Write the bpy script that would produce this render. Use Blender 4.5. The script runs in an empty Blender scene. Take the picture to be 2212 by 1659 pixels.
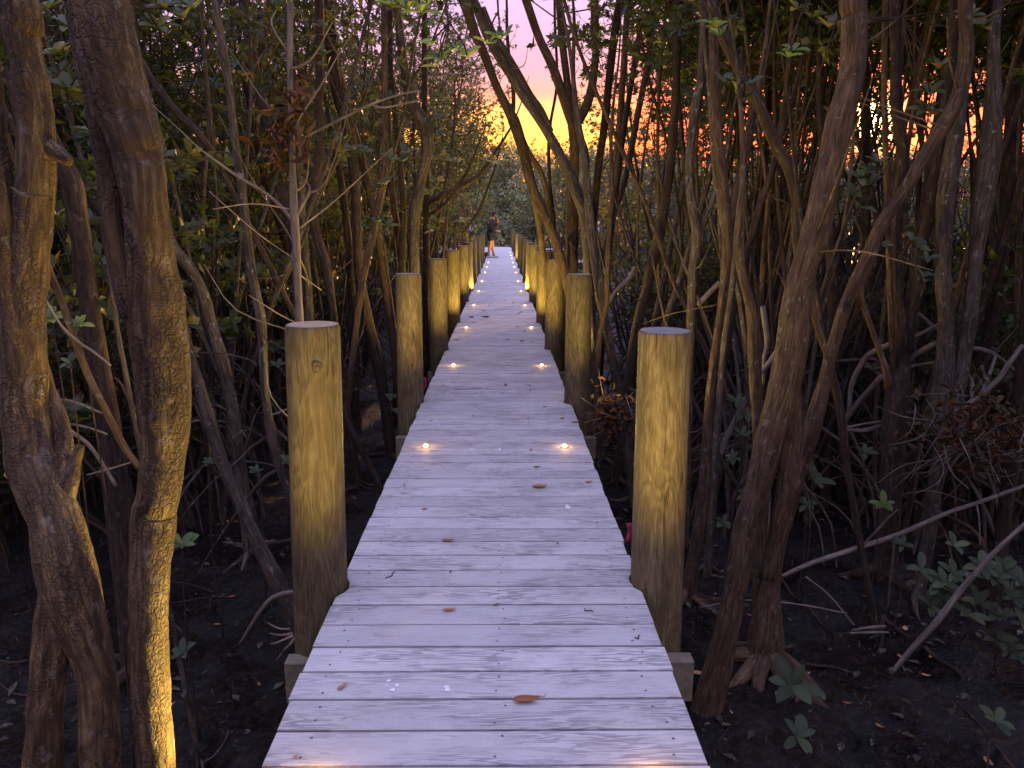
import bpy, math, random
import numpy as np
from mathutils import Vector, Matrix, noise

random.seed(11)
R = random.Random(5)
SC = bpy.context.scene
COL = SC.collection
PI = math.pi

# ------------------------------------------------------------------ camera
EYE = Vector((0.0435, 0.0, 1.42))
FPX = 1600.0            # focal length in pixels of a 2212 px wide picture
PITCH, YAW, ROLL = math.radians(12.25), math.radians(0.82), math.radians(0.25)
ROT = Matrix.Rotation(-YAW, 3, 'Z') @ Matrix.Rotation(PI / 2 - PITCH, 3, 'X') @ Matrix.Rotation(ROLL, 3, 'Z')


def ray(px, py):
    return ROT @ Vector(((px - 1106) / FPX, -(py - 829.5) / FPX, -1.0))


def at(px, py, d):
    """place in the world seen at a photo pixel, d metres ahead along the walk"""
    v = ray(px, py)
    return EYE + v * (d / v.y)


def gp(px, py, z=0.0):
    v = ray(px, py)
    return EYE + v * ((z - EYE.z) / v.z)


def zdepth(p):
    return -(ROT.transposed() @ (p - EYE)).z


# ------------------------------------------------------------------ tagging
def tag(o, label=None, cat=None, group=None, kind=None):
    if label: o['label'] = label
    if cat: o['category'] = cat
    if group: o['group'] = group
    if kind: o['kind'] = kind
    return o


def empty(name, loc, label, cat, group=None):
    o = bpy.data.objects.new(name, None)
    o.empty_display_size = 0.1
    o.location = loc
    COL.objects.link(o)
    return tag(o, label, cat, group)


class MB:
    def __init__(self):
        self.v, self.f, self.rest, self.tone, self.mi = [], [], [], [], []

    def add(self, verts, faces, rest=None, tone=0.5, mi=0):
        b = len(self.v)
        self.v.extend([tuple(p) for p in verts])
        self.f.extend([tuple(i + b for i in f) for f in faces])
        self.rest.extend([tuple(p) for p in (rest if rest is not None else verts)])
        self.tone.extend([tone] * len(verts))
        self.mi.extend([mi] * len(faces))

    def mesh(self, name, mats, smooth=True):
        me = bpy.data.meshes.new(name)
        me.from_pydata(self.v, [], self.f)
        a = me.attributes.new('rest', 'FLOAT_VECTOR', 'POINT')
        a.data.foreach_set('vector', np.array(self.rest, dtype=np.float32).ravel())
        a = me.attributes.new('tone', 'FLOAT', 'POINT')
        a.data.foreach_set('value', np.array(self.tone, dtype=np.float32))
        for m in (mats if isinstance(mats, (list, tuple)) else [mats]):
            me.materials.append(m)
        me.polygons.foreach_set('material_index', np.array(self.mi, dtype=np.int32))
        me.polygons.foreach_set('use_smooth', np.full(len(me.polygons), smooth))
        me.update()
        return me

    def build(self, name, mats, parent=None, smooth=True, loc=None):
        o = bpy.data.objects.new(name, self.mesh(name, mats, smooth))
        COL.objects.link(o)
        if parent: o.parent = parent
        if loc is not None: o.location = loc
        return o


def catmull(pts, n):
    """pts: list of lists (x,y,z,r); n samples per span"""
    P = [np.array(p, dtype=float) for p in pts]
    P = [2 * P[0] - P[1]] + P + [2 * P[-1] - P[-2]]
    out = []
    for i in range(1, len(P) - 2):
        a, b, c, d = P[i - 1], P[i], P[i + 1], P[i + 2]
        for k in range(n):
            t = k / n
            out.append(0.5 * ((2 * b) + (-a + c) * t + (2 * a - 5 * b + 4 * c - d) * t * t + (-a + 3 * b - 3 * c + d) * t ** 3))
    out.append(P[-2])
    return out


def tube(mb, pts, sides=8, n=3, disp=None, tone=0.5, seed=0.0, mi=0, cap=True):
    S = catmull(pts, n) if n > 1 else [np.array(p, float) for p in pts]
    verts, rest, faces = [], [], []
    L = 0.0
    T = Vector(S[1][:3] - S[0][:3]).normalized()
    U = T.orthogonal().normalized()
    so = seed * 7.31
    for i, s in enumerate(S):
        if i < len(S) - 1:
            Tn = Vector(S[i + 1][:3] - s[:3])
            if Tn.length > 1e-7:
                Tn.normalize()
                U = (U - Tn * U.dot(Tn))
                U = U.normalized() if U.length > 1e-6 else Tn.orthogonal().normalized()
                T = Tn
        if i: L += float(np.linalg.norm(s[:3] - S[i - 1][:3]))
        V = T.cross(U)
        r = max(float(s[3]), 0.0008)
        c0 = Vector(s[:3])
        for k in range(sides):
            th = 2 * PI * k / sides
            ct, st = math.cos(th), math.sin(th)
            rr = r
            q = (r * ct + so, r * st, L + so)
            if disp: rr += disp(Vector(q), r)
            verts.append(c0 + (U * ct + V * st) * rr)
            rest.append(q)
    m = len(S)
    for i in range(m - 1):
        for k in range(sides):
            k2 = (k + 1) % sides
            faces.append((i * sides + k, i * sides + k2, (i + 1) * sides + k2, (i + 1) * sides + k))
    if cap:
        faces.append(tuple(range(sides))[::-1])
        faces.append(tuple((m - 1) * sides + k for k in range(sides)))
    mb.add(verts, faces, rest, tone, mi)


def box(mb, x0, x1, y0, y1, z0, z1, tone=0.5, mi=0):
    v = [(x, y, z) for z in (z0, z1) for y in (y0, y1) for x in (x0, x1)]
    f = [(0, 2, 3, 1), (4, 5, 7, 6), (0, 1, 5, 4), (2, 6, 7, 3), (0, 4, 6, 2), (1, 3, 7, 5)]
    mb.add(v, f, None, tone, mi)


# ------------------------------------------------------------------ materials
def newmat(name):
    m = bpy.data.materials.new(name)
    m.use_nodes = True
    nt = m.node_tree
    return m, nt, nt.nodes, nt.links, nt.nodes['Principled BSDF']


def attr(N, name):
    a = N.new('ShaderNodeAttribute')
    a.attribute_name = name
    return a


def mapping(N, Lk, src, scale, loc=(0, 0, 0)):
    m = N.new('ShaderNodeMapping')
    m.inputs['Scale'].default_value = scale
    m.inputs['Location'].default_value = loc
    Lk.new(src, m.inputs['Vector'])
    return m.outputs['Vector']


def noisetex(N, Lk, vec, scale, detail=5, rough=0.55, dist=0.0):
    t = N.new('ShaderNodeTexNoise')
    t.inputs['Scale'].default_value = scale
    t.inputs['Detail'].default_value = detail
    t.inputs['Roughness'].default_value = rough
    t.inputs['Distortion'].default_value = dist
    Lk.new(vec, t.inputs['Vector'])
    return t.outputs['Fac']


def ramp(N, Lk, fac, stops, interp='LINEAR'):
    r = N.new('ShaderNodeValToRGB')
    r.color_ramp.interpolation = interp
    e = r.color_ramp.elements
    while len(e) < len(stops): e.new(0.5)
    for el, (p, c) in zip(e, stops):
        el.position = p
        el.color = (*c, 1) if len(c) == 3 else c
    if fac is not None: Lk.new(fac, r.inputs['Fac'])
    return r.outputs['Color']


def mixcol(N, Lk, fac, a, b, mode='MIX'):
    m = N.new('ShaderNodeMix')
    m.data_type = 'RGBA'
    m.blend_type = mode
    for val, key in ((fac, 0), (a, 6), (b, 7)):
        if isinstance(val, (int, float)): m.inputs[key].default_value = val
        elif isinstance(val, tuple): m.inputs[key].default_value = (*val, 1)
        else: Lk.new(val, m.inputs[key])
    return m.outputs[2]


def math_(N, Lk, op, a, b=None, clamp=False):
    m = N.new('ShaderNodeMath')
    m.operation = op
    m.use_clamp = clamp
    for k, val in enumerate((a, b)):
        if val is None: continue
        if isinstance(val, (int, float)): m.inputs[k].default_value = val
        else: Lk.new(val, m.inputs[k])
    return m.outputs[0]


def bump(N, Lk, h, strength, dist, bsdf):
    b = N.new('ShaderNodeBump')
    b.inputs['Strength'].default_value = strength
    b.inputs['Distance'].default_value = dist
    Lk.new(h, b.inputs['Height'])
    Lk.new(b.outputs['Normal'], bsdf.inputs['Normal'])


def bark(name, dark, mid, lite, flaky=0.0, lichen=0.15, fib=1.0):
    m, nt, N, Lk, B = newmat(name)
    rest = attr(N, 'rest').outputs['Vector']
    tone = attr(N, 'tone').outputs['Fac']
    fibre = noisetex(N, Lk, mapping(N, Lk, rest, (70 * fib, 70 * fib, 9)), 1.0, 6, 0.65, 0.6)
    patch = noisetex(N, Lk, mapping(N, Lk, rest, (9, 9, 4)), 1.0, 4, 0.6, 0.3)
    col = ramp(N, Lk, fibre, [(0.3, dark), (0.5, mid), (0.72, lite)])
    col = mixcol(N, Lk, ramp(N, Lk, patch, [(0.42, (0, 0, 0)), (0.62, (1, 1, 1))]), col, mixcol(N, Lk, 0.5, col, dark), 'MIX')
    h = fibre
    if flaky:
        wv = N.new('ShaderNodeVectorMath'); wv.operation = 'ADD'
        nz = N.new('ShaderNodeTexNoise'); nz.inputs['Scale'].default_value = 30; nz.inputs['Detail'].default_value = 3
        Lk.new(rest, nz.inputs['Vector'])
        sc = N.new('ShaderNodeVectorMath'); sc.operation = 'SCALE'; sc.inputs['Scale'].default_value = 0.06
        Lk.new(nz.outputs['Color'], sc.inputs[0])
        Lk.new(rest, wv.inputs[0]); Lk.new(sc.outputs[0], wv.inputs[1])
        vo = N.new('ShaderNodeTexVoronoi'); vo.feature = 'DISTANCE_TO_EDGE'
        vo.inputs['Scale'].default_value = 1.0
        Lk.new(mapping(N, Lk, wv.outputs[0], (66, 66, 42)), vo.inputs['Vector'])
        crack = ramp(N, Lk, vo.outputs['Distance'], [(0.0, (0, 0, 0)), (0.2, (1, 1, 1))])
        cm = noisetex(N, Lk, mapping(N, Lk, rest, (11, 11, 7), (2, 7, 1)), 1.0, 3, 0.6)
        crack = mixcol(N, Lk, ramp(N, Lk, cm, [(0.38, (0, 0, 0)), (0.6, (1, 1, 1))]), (0.75, 0.75, 0.75), crack)
        col = mixcol(N, Lk, mixcol(N, Lk, 0.45, (1, 1, 1), crack), dark, col)
        h = math_(N, Lk, 'ADD', math_(N, Lk, 'MULTIPLY', fibre, 0.8), math_(N, Lk, 'MULTIPLY', crack, flaky))
    lich = noisetex(N, Lk, mapping(N, Lk, rest, (32, 32, 22), (3, 1, 8)), 1.0, 3, 0.5, 0.4)
    col = mixcol(N, Lk, math_(N, Lk, 'MULTIPLY', ramp(N, Lk, lich, [(0.62, (0, 0, 0)), (0.68, (1, 1, 1))]), lichen * 3, True), col, (0.27, 0.25, 0.23))
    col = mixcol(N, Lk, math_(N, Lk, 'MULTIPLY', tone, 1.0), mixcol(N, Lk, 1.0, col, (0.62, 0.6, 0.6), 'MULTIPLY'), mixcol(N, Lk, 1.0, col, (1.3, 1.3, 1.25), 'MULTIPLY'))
    Lk.new(col, B.inputs['Base Color'])
    B.inputs['Roughness'].default_value = 0.85
    B.inputs['Specular IOR Level'].default_value = 0.25
    bump(N, Lk, h, 1.0, 0.009 if flaky else 0.02, B)
    return m


M = {}
M['bark_flaky'] = bark('flaky_bark', (0.025, 0.016, 0.01), (0.105, 0.068, 0.034), (0.27, 0.19, 0.09), 0.42, 0.09)
M['bark_brown'] = bark('brown_bark', (0.022, 0.014, 0.009), (0.095, 0.061, 0.037), (0.21, 0.145, 0.09), 0.0, 0.12)
M['bark_grey'] = bark('grey_bark', (0.024, 0.019, 0.015), (0.09, 0.073, 0.056), (0.2, 0.168, 0.135), 0.0, 0.22)
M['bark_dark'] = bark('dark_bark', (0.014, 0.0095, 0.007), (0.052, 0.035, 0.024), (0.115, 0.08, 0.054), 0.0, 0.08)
M['bark_pale'] = bark('pale_bark', (0.13, 0.1, 0.07), (0.25, 0.2, 0.145), (0.34, 0.29, 0.22), 0.0, 0.12)
M['root_dim'] = bark('dim_root_bark', (0.03, 0.024, 0.019), (0.085, 0.07, 0.057), (0.16, 0.135, 0.112), 0.0, 0.05)
M['root'] = bark('root_bark', (0.07, 0.06, 0.05), (0.17, 0.145, 0.125), (0.26, 0.23, 0.2), 0.0, 0.1)


def leafmat(name, stops, transl=0.35, rough=0.42):
    m, nt, N, Lk, B = newmat(name)
    tone = attr(N, 'tone').outputs['Fac']
    oi = N.new('ShaderNodeObjectInfo')
    t2 = math_(N, Lk, 'ADD', tone, math_(N, Lk, 'MULTIPLY', math_(N, Lk, 'SUBTRACT', oi.outputs['Random'], 0.5), 0.16))
    col = ramp(N, Lk, t2, stops)
    geo = N.new('ShaderNodeNewGeometry')
    col = mixcol(N, Lk, math_(N, Lk, 'MULTIPLY', geo.outputs['Backfacing'], 0.45), col, mixcol(N, Lk, 0.5, col, (0.12, 0.14, 0.07)))
    Lk.new(col, B.inputs['Base Color'])
    B.inputs['Roughness'].default_value = rough
    B.inputs['Specular IOR Level'].default_value = 0.4 if rough < .5 else 0.22
    tr = N.new('ShaderNodeBsdfTranslucent')
    Lk.new(mixcol(N, Lk, 1.0, col, (1.5, 1.5, 0.55), 'MULTIPLY'), tr.inputs['Color'])
    ms = N.new('ShaderNodeMixShader')
    ms.inputs[0].default_value = transl
    Lk.new(B.outputs[0], ms.inputs[1]); Lk.new(tr.outputs[0], ms.inputs[2])
    Lk.new(ms.outputs[0], N['Material Output'].inputs['Surface'])
    return m


GREEN = [(0.0, (0.02, 0.03, 0.012)), (0.4, (0.04, 0.058, 0.019)), (0.7, (0.07, 0.085, 0.027)), (0.88, (0.125, 0.115, 0.03)), (1.0, (0.25, 0.13, 0.03))]
M['leaf'] = leafmat('mangrove_leaf', GREEN)
M['leaf_sungold'] = leafmat('sun_gilded_leaf', [(0.0, (0.06, 0.06, 0.016)), (0.5, (0.14, 0.12, 0.025)), (0.85, (0.26, 0.17, 0.03)), (1.0, (0.4, 0.16, 0.03))], 0.4)  # gold of the low sun painted into the leaf colour
M['leaf_far_hazed'] = leafmat('hazed_far_leaf', [(0.0, (0.13, 0.145, 0.1)), (0.5, (0.27, 0.285, 0.19)), (1.0, (0.4, 0.4, 0.27))], 0.3, 0.6)  # distance haze put into these paler, greyer leaf colours
M['leaf_bright'] = leafmat('fresh_leaf', [(0.0, (0.05, 0.1, 0.02)), (0.5, (0.09, 0.17, 0.03)), (1.0, (0.2, 0.22, 0.04))], 0.4)
M['leaf_blue'] = leafmat('waxy_leaf', [(0.0, (0.014, 0.026, 0.014)), (0.5, (0.032, 0.052, 0.028)), (0.85, (0.06, 0.082, 0.04)), (1.0, (0.11, 0.11, 0.05))], 0.2, 0.55)
M['leaf_dead'] = leafmat('dead_leaf', [(0.0, (0.02, 0.009, 0.005)), (0.5, (0.055, 0.02, 0.009)), (1.0, (0.12, 0.042, 0.016))], 0.25, 0.6)
M['leaf_dry'] = leafmat('dry_leaf', [(0.0, (0.05, 0.03, 0.02)), (0.5, (0.27, 0.13, 0.05)), (0.8, (0.42, 0.2, 0.09)), (1.0, (0.5, 0.36, 0.2))], 0.15, 0.55)

# treated pine posts
m, nt, N, Lk, B = newmat('treated_pine'); M['post'] = m
rest = attr(N, 'rest').outputs['Vector']
oi = N.new('ShaderNodeObjectInfo')
off = N.new('ShaderNodeCombineXYZ')
for k in range(3): Lk.new(math_(N, Lk, 'MULTIPLY', oi.outputs['Random'], 37.0 + 11 * k), off.inputs[k])
vadd = N.new('ShaderNodeVectorMath'); vadd.operation = 'ADD'
Lk.new(rest, vadd.inputs[0]); Lk.new(off.outputs[0], vadd.inputs[1])
pv = vadd.outputs[0]
fld = noisetex(N, Lk, mapping(N, Lk, pv, (8, 8, 2.0)), 1.0, 3, 0.45, 0.6)
rings = math_(N, Lk, 'SINE', math_(N, Lk, 'MULTIPLY', fld, 58.0))
rings = math_(N, Lk, 'ADD', math_(N, Lk, 'MULTIPLY', rings, 0.5), 0.5)
grain = noisetex(N, Lk, mapping(N, Lk, pv, (105, 105, 11)), 1.0, 6, 0.72, 0.3)
streak = noisetex(N, Lk, mapping(N, Lk, pv, (26, 26, 3.2), (4, 4, 4)), 1.0, 5, 0.65, 0.5)
col = ramp(N, Lk, rings, [(0.0, (0.2, 0.158, 0.085)), (0.45, (0.265, 0.217, 0.122)), (1.0, (0.32, 0.268, 0.158))])
col = mixcol(N, Lk, ramp(N, Lk, grain, [(0.35, (1, 1, 1)), (0.6, (0, 0, 0))]), col, (0.15, 0.1, 0.045))
col = mixcol(N, Lk, ramp(N, Lk, streak, [(0.55, (0, 0, 0)), (0.68, (0.75, 0.75, 0.75))]), col, (0.13, 0.105, 0.05))
col = mixcol(N, Lk, ramp(N, Lk, streak, [(0.28, (0.7, 0.7, 0.7)), (0.4, (0, 0, 0))]), col, (0.36, 0.32, 0.2))
tone = mixcol(N, Lk, oi.outputs['Random'], (0.45, 0.455, 0.42), (0.66, 0.64, 0.56))
col = mixcol(N, Lk, 1.0, col, tone, 'MULTIPLY')
Lk.new(col, B.inputs['Base Color'])
B.inputs['Roughness'].default_value = 0.72
B.inputs['Specular IOR Level'].default_value = 0.3
split = noisetex(N, Lk, mapping(N, Lk, pv, (34, 34, 0.9), (1, 9, 2)), 1.0, 3, 0.55)
split = ramp(N, Lk, split, [(0.488, (0, 0, 0)), (0.5, (1, 1, 1)), (0.512, (0, 0, 0))])
smask = noisetex(N, Lk, mapping(N, Lk, pv, (6, 6, 1.6), (8, 3, 5)), 1.0, 3)
split = math_(N, Lk, 'MULTIPLY', split, ramp(N, Lk, smask, [(0.48, (0, 0, 0)), (0.6, (1, 1, 1))]))
col = mixcol(N, Lk, math_(N, Lk, 'MULTIPLY', split, 0.85), col, (0.035, 0.025, 0.015))
stain = noisetex(N, Lk, mapping(N, Lk, pv, (5, 5, 2.2), (2, 2, 7)), 1.0, 5, 0.65)
kv = N.new('ShaderNodeTexVoronoi'); kv.inputs['Scale'].default_value = 1.0
Lk.new(mapping(N, Lk, pv, (9, 9, 3.2), (3, 3, 3)), kv.inputs['Vector'])
col = mixcol(N, Lk, ramp(N, Lk, kv.outputs['Distance'], [(0.0, (.85, .85, .85)), (0.085, (.7, .7, .7)), (0.12, (0, 0, 0))]), col, (0.06, 0.035, 0.016))
col = mixcol(N, Lk, ramp(N, Lk, stain, [(0.5, (0, 0, 0)), (0.7, (0.85, 0.85, 0.85))]), col, mixcol(N, Lk, 1.0, col, (0.5, 0.56, 0.46), 'MULTIPLY'))
Lk.new(col, B.inputs['Base Color'])
bump(N, Lk, math_(N, Lk, 'SUBTRACT', math_(N, Lk, 'ADD', math_(N, Lk, 'MULTIPLY', grain, 0.7), math_(N, Lk, 'MULTIPLY', rings, 0.25)), split), 0.8, 0.008, B)

m, nt, N, Lk, B = newmat('end_grain'); M['endgrain'] = m
tc = N.new('ShaderNodeTexCoord').outputs['Object']
sp = N.new('ShaderNodeVectorMath'); sp.operation = 'LENGTH'; Lk.new(tc, sp.inputs[0])
nz = noisetex(N, Lk, tc, 16.0, 3)
rg = math_(N, Lk, 'SINE', math_(N, Lk, 'ADD', math_(N, Lk, 'MULTIPLY', sp.outputs['Value'], 620.0), math_(N, Lk, 'MULTIPLY', nz, 14.0)))
col = ramp(N, Lk, math_(N, Lk, 'ADD', math_(N, Lk, 'MULTIPLY', rg, 0.3), nz), [(0.2, (0.2, 0.14, 0.08)), (0.8, (0.42, 0.31, 0.19))])
Lk.new(col, B.inputs['Base Color']); B.inputs['Roughness'].default_value = 0.8

m, nt, N, Lk, B = newmat('weathered_end_grain'); M['endgrain_grey'] = m
tc = N.new('ShaderNodeTexCoord').outputs['Object']
nz = noisetex(N, Lk, mapping(N, Lk, tc, (10, 60, 10)), 1.0, 4)
Lk.new(ramp(N, Lk, nz, [(0.35, (0.1, 0.11, 0.12)), (0.55, (0.2, 0.2, 0.2)), (0.7, (0.36, 0.28, 0.16))]), B.inputs['Base Color'])
B.inputs['Roughness'].default_value = 0.5

# grey composite decking
m, nt, N, Lk, B = newmat('composite_decking'); M['deck'] = m
tc = N.new('ShaderNodeTexCoord').outputs['Object']
tone = attr(N, 'tone').outputs['Fac']
cmb = N.new('ShaderNodeCombineXYZ')
Lk.new(math_(N, Lk, 'MULTIPLY', tone, 61.0), cmb.inputs[0]); Lk.new(math_(N, Lk, 'MULTIPLY', tone, 23.0), cmb.inputs[2])
va = N.new('ShaderNodeVectorMath'); va.operation = 'ADD'
Lk.new(tc, va.inputs[0]); Lk.new(cmb.outputs[0], va.inputs[1]); bv = va.outputs[0]
g1 = noisetex(N, Lk, mapping(N, Lk, bv, (2.2, 26, 8)), 1.0, 3, 0.5, 0.5)
cath = math_(N, Lk, 'SINE', math_(N, Lk, 'MULTIPLY', g1, 60.0))
line = ramp(N, Lk, cath, [(0.0, (1, 1, 1)), (0.16, (0, 0, 0))])
g2 = noisetex(N, Lk, mapping(N, Lk, bv, (9, 130, 30), (5, 5, 5)), 1.0, 5, 0.7)
msk = noisetex(N, Lk, mapping(N, Lk, bv, (3, 8, 8), (9, 2, 1)), 1.0, 4, 0.6)
blot = noisetex(N, Lk, mapping(N, Lk, tc, (2.1, 2.1, 2.1)), 1.0, 5, 0.65)
gr = N.new('ShaderNodeTexNoise'); gr.inputs['Scale'].default_value = 320; gr.inputs['Detail'].default_value = 2
Lk.new(tc, gr.inputs['Vector'])
col = ramp(N, Lk, tone, [(0.0, (0.475, 0.472, 0.472)), (0.5, (0.54, 0.534, 0.53)), (1.0, (0.61, 0.602, 0.595))])
col = mixcol(N, Lk, math_(N, Lk, 'MULTIPLY', line, math_(N, Lk, 'MULTIPLY', ramp(N, Lk, msk, [(0.4, (0, 0, 0)), (0.6, (1, 1, 1))]), 0.75)), col, (0.2, 0.195, 0.2))
col = mixcol(N, Lk, math_(N, Lk, 'MULTIPLY', ramp(N, Lk, g2, [(0.5, (0, 0, 0)), (0.68, (1, 1, 1))]), math_(N, Lk, 'MULTIPLY', msk, 0.62, True)), col, (0.17, 0.165, 0.17))
col = mixcol(N, Lk, ramp(N, Lk, blot, [(0.48, (0, 0, 0)), (0.72, (0.38, 0.38, 0.38))]), col, (0.27, 0.26, 0.255))
col = mixcol(N, Lk, ramp(N, Lk, gr.outputs['Fac'], [(0.35, (0.3, 0.3, 0.3)), (0.6, (0, 0, 0))]), col, (0.24, 0.235, 0.24))
Lk.new(col, B.inputs['Base Color'])
B.inputs['Roughness'].default_value = 0.62
B.inputs['Specular IOR Level'].default_value = 0.3
bump(N, Lk, math_(N, Lk, 'SUBTRACT', math_(N, Lk, 'MULTIPLY', g2, 0.5), math_(N, Lk, 'MULTIPLY', line, 0.4)), 0.5, 0.003, B)


def plain(name, col, rough=0.6, metal=0.0, var=0.12, scale=30.0, emit=None, es=0.0):
    m, nt, N, Lk, B = newmat(name)
    tc = N.new('ShaderNodeTexCoord').outputs['Object']
    nz = noisetex(N, Lk, tc, scale, 4)
    a = tuple(c * (1 - var) for c in col); b = tuple(min(1, c * (1 + var)) for c in col)
    Lk.new(ramp(N, Lk, nz, [(0.3, a), (0.7, b)]), B.inputs['Base Color'])
    B.inputs['Roughness'].default_value = rough
    B.inputs['Metallic'].default_value = metal
    if emit:
        B.inputs['Emission Color'].default_value = (*emit, 1)
        B.inputs['Emission Strength'].default_value = es
    return m


M['screw'] = plain('screw_head', (0.1, 0.1, 0.1), 0.5, 0.3)
M['beam'] = plain('weathered_beam', (0.17, 0.145, 0.095), 0.8, 0, 0.35, 22)
M['rim'] = plain('light_rim', (0.35, 0.33, 0.3), 0.35, 0.8)
M['lens'] = plain('light_lens', (1.0, 0.8, 0.4), 0.2, 0, 0.02, 5, (1.0, 0.7, 0.24), 5.0)
M['white'] = plain('chalky_white', (0.72, 0.72, 0.74), 0.8, 0, 0.1, 60)
M['pink'] = plain('pink_tape', (0.26, 0.02, 0.06), 0.6)
M['skin'] = plain('skin', (0.42, 0.19, 0.11), 0.55, 0, 0.06)
M['shirt_black'] = plain('black_cloth', (0.022, 0.014, 0.02), 0.85)
M['shorts_black'] = plain('black_shorts_cloth', (0.012, 0.011, 0.014), 0.85)
M['shirt_white'] = plain('white_cloth', (0.62, 0.6, 0.68), 0.85, 0, 0.15, 18)
M['shoe'] = plain('pale_shoe', (0.45, 0.42, 0.4), 0.7)
M['cap'] = plain('cap_cloth', (0.008, 0.008, 0.01), 0.8)
M['phone'] = plain('dark_phone', (0.01, 0.01, 0.012), 0.3)
M['hair'] = plain('hair', (0.03, 0.018, 0.012), 0.6)
M['red'] = plain('red_cloth', (0.4, 0.03, 0.03), 0.8)
M['timber'] = plain('sunset_tinted_timber', (0.42, 0.2, 0.1), 0.75, 0, 0.2, 12)  # sunset light on the poles painted in as orange base colour
M['signface'] = plain('sign_face', (0.3, 0.24, 0.26), 0.6)

# wet mud
m, nt, N, Lk, B = newmat('wet_mud'); M['mud'] = m
tc = N.new('ShaderNodeTexCoord').outputs['Object']
a1 = noisetex(N, Lk, tc, 5.5, 8, 0.66, 0.6)
a2 = noisetex(N, Lk, tc, 26, 7, 0.68, 0.5)
a3 = noisetex(N, Lk, mapping(N, Lk, tc, (14, 60, 20)), 1.0, 5, 0.6, 1.2)
col = ramp(N, Lk, a2, [(0.32, (0.003, 0.0025, 0.002)), (0.5, (0.0095, 0.0084, 0.0072)), (0.68, (0.062, 0.055, 0.047))])
col = mixcol(N, Lk, ramp(N, Lk, a1, [(0.4, (0, 0, 0)), (0.65, (0.8, 0.8, 0.8))]), col, mixcol(N, Lk, 1.0, col, (0.5, 0.5, 0.52), 'MULTIPLY'))
Lk.new(col, B.inputs['Base Color'])
wet = noisetex(N, Lk, tc, 1.6, 3, 0.5, 0.3)
Lk.new(math_(N, Lk, 'MULTIPLY', ramp(N, Lk, a1, [(0.35, (0.25, 0.25, 0.25)), (0.6, (0.75, 0.75, 0.75))]), ramp(N, Lk, wet, [(0.42, (0.35, 0.35, 0.35)), (0.55, (1, 1, 1))])), B.inputs['Roughness'])
bump(N, Lk, math_(N, Lk, 'ADD', math_(N, Lk, 'ADD', a2, math_(N, Lk, 'MULTIPLY', a1, 1.5)), math_(N, Lk, 'MULTIPLY', a3, 0.6)), 1.0, 0.11, B)

m, nt, N, Lk, B = newmat('tidal_water'); M['water'] = m
B.inputs['Base Color'].default_value = (0.012, 0.013, 0.012, 1)
B.inputs['Roughness'].default_value = 0.06
tc = N.new('ShaderNodeTexCoord').outputs['Object']
bump(N, Lk, noisetex(N, Lk, mapping(N, Lk, tc, (1.2, 3.0, 1)), 1.0, 4), 0.25, 0.05, B)

# ------------------------------------------------------------------ ground
def sst(a, b, x):
    t = min(1.0, max(0.0, (x - a) / (b - a)))
    return t * t * (3 - 2 * t)


def gz(x, y):
    w = max(sst(6.5, 11, x) * sst(14, 19, y), sst(9, 15, -x) * sst(16, 24, y), sst(44, 50, y))
    bank = sst(58, 66, y)
    z = -1.1 + 0.10 * noise.noise(Vector((x * 0.45, y * 0.45, 0.3))) + 0.07 * noise.noise(Vector((x * 1.7, y * 1.7, 5.0))) + 0.06 * (0.4 - abs(noise.noise(Vector((x * 2.6, y * 2.6, 8.0)))))
    z += 0.03 * noise.noise(Vector((x * 6.0, y * 6.0, 2.0))) + 0.02 * abs(noise.noise(Vector((x * 11.0, y * 11.0, 4.0))))
    z -= 0.75 * w
    z += bank * 1.3
    return z


def axis(fine0, fine1, step, lo, hi):
    a = list(np.arange(fine0, fine1, step))
    s, x = step, fine1
    while x < hi: a.append(x); s *= 1.16; x += s
    a.append(hi)
    s, x = step, fine0
    while True:
        s *= 1.16; x -= s
        if x < lo: break
        a.insert(0, x)
    a.insert(0, lo)
    return a


xs, ys = axis(-3.5, 5.0, 0.045, -260, 260), axis(0.4, 7.5, 0.045, -60, 420)
gv = [(x, y, gz(x, y)) for y in ys for x in xs]
nx = len(xs)
gf = [(j * nx + i, j * nx + i + 1, (j + 1) * nx + i + 1, (j + 1) * nx + i) for j in range(len(ys) - 1) for i in range(nx - 1)]
mb = MB(); mb.add(gv, gf)
tag(mb.build('mud_ground', M['mud']), kind='structure')
mb = MB(); mb.add([(-250, 8, -1.42), (250, 8, -1.42), (250, 300, -1.42), (-250, 300, -1.42)], [(0, 1, 2, 3)])
tag(mb.build('tidal_water', M['water']), kind='structure')

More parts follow.
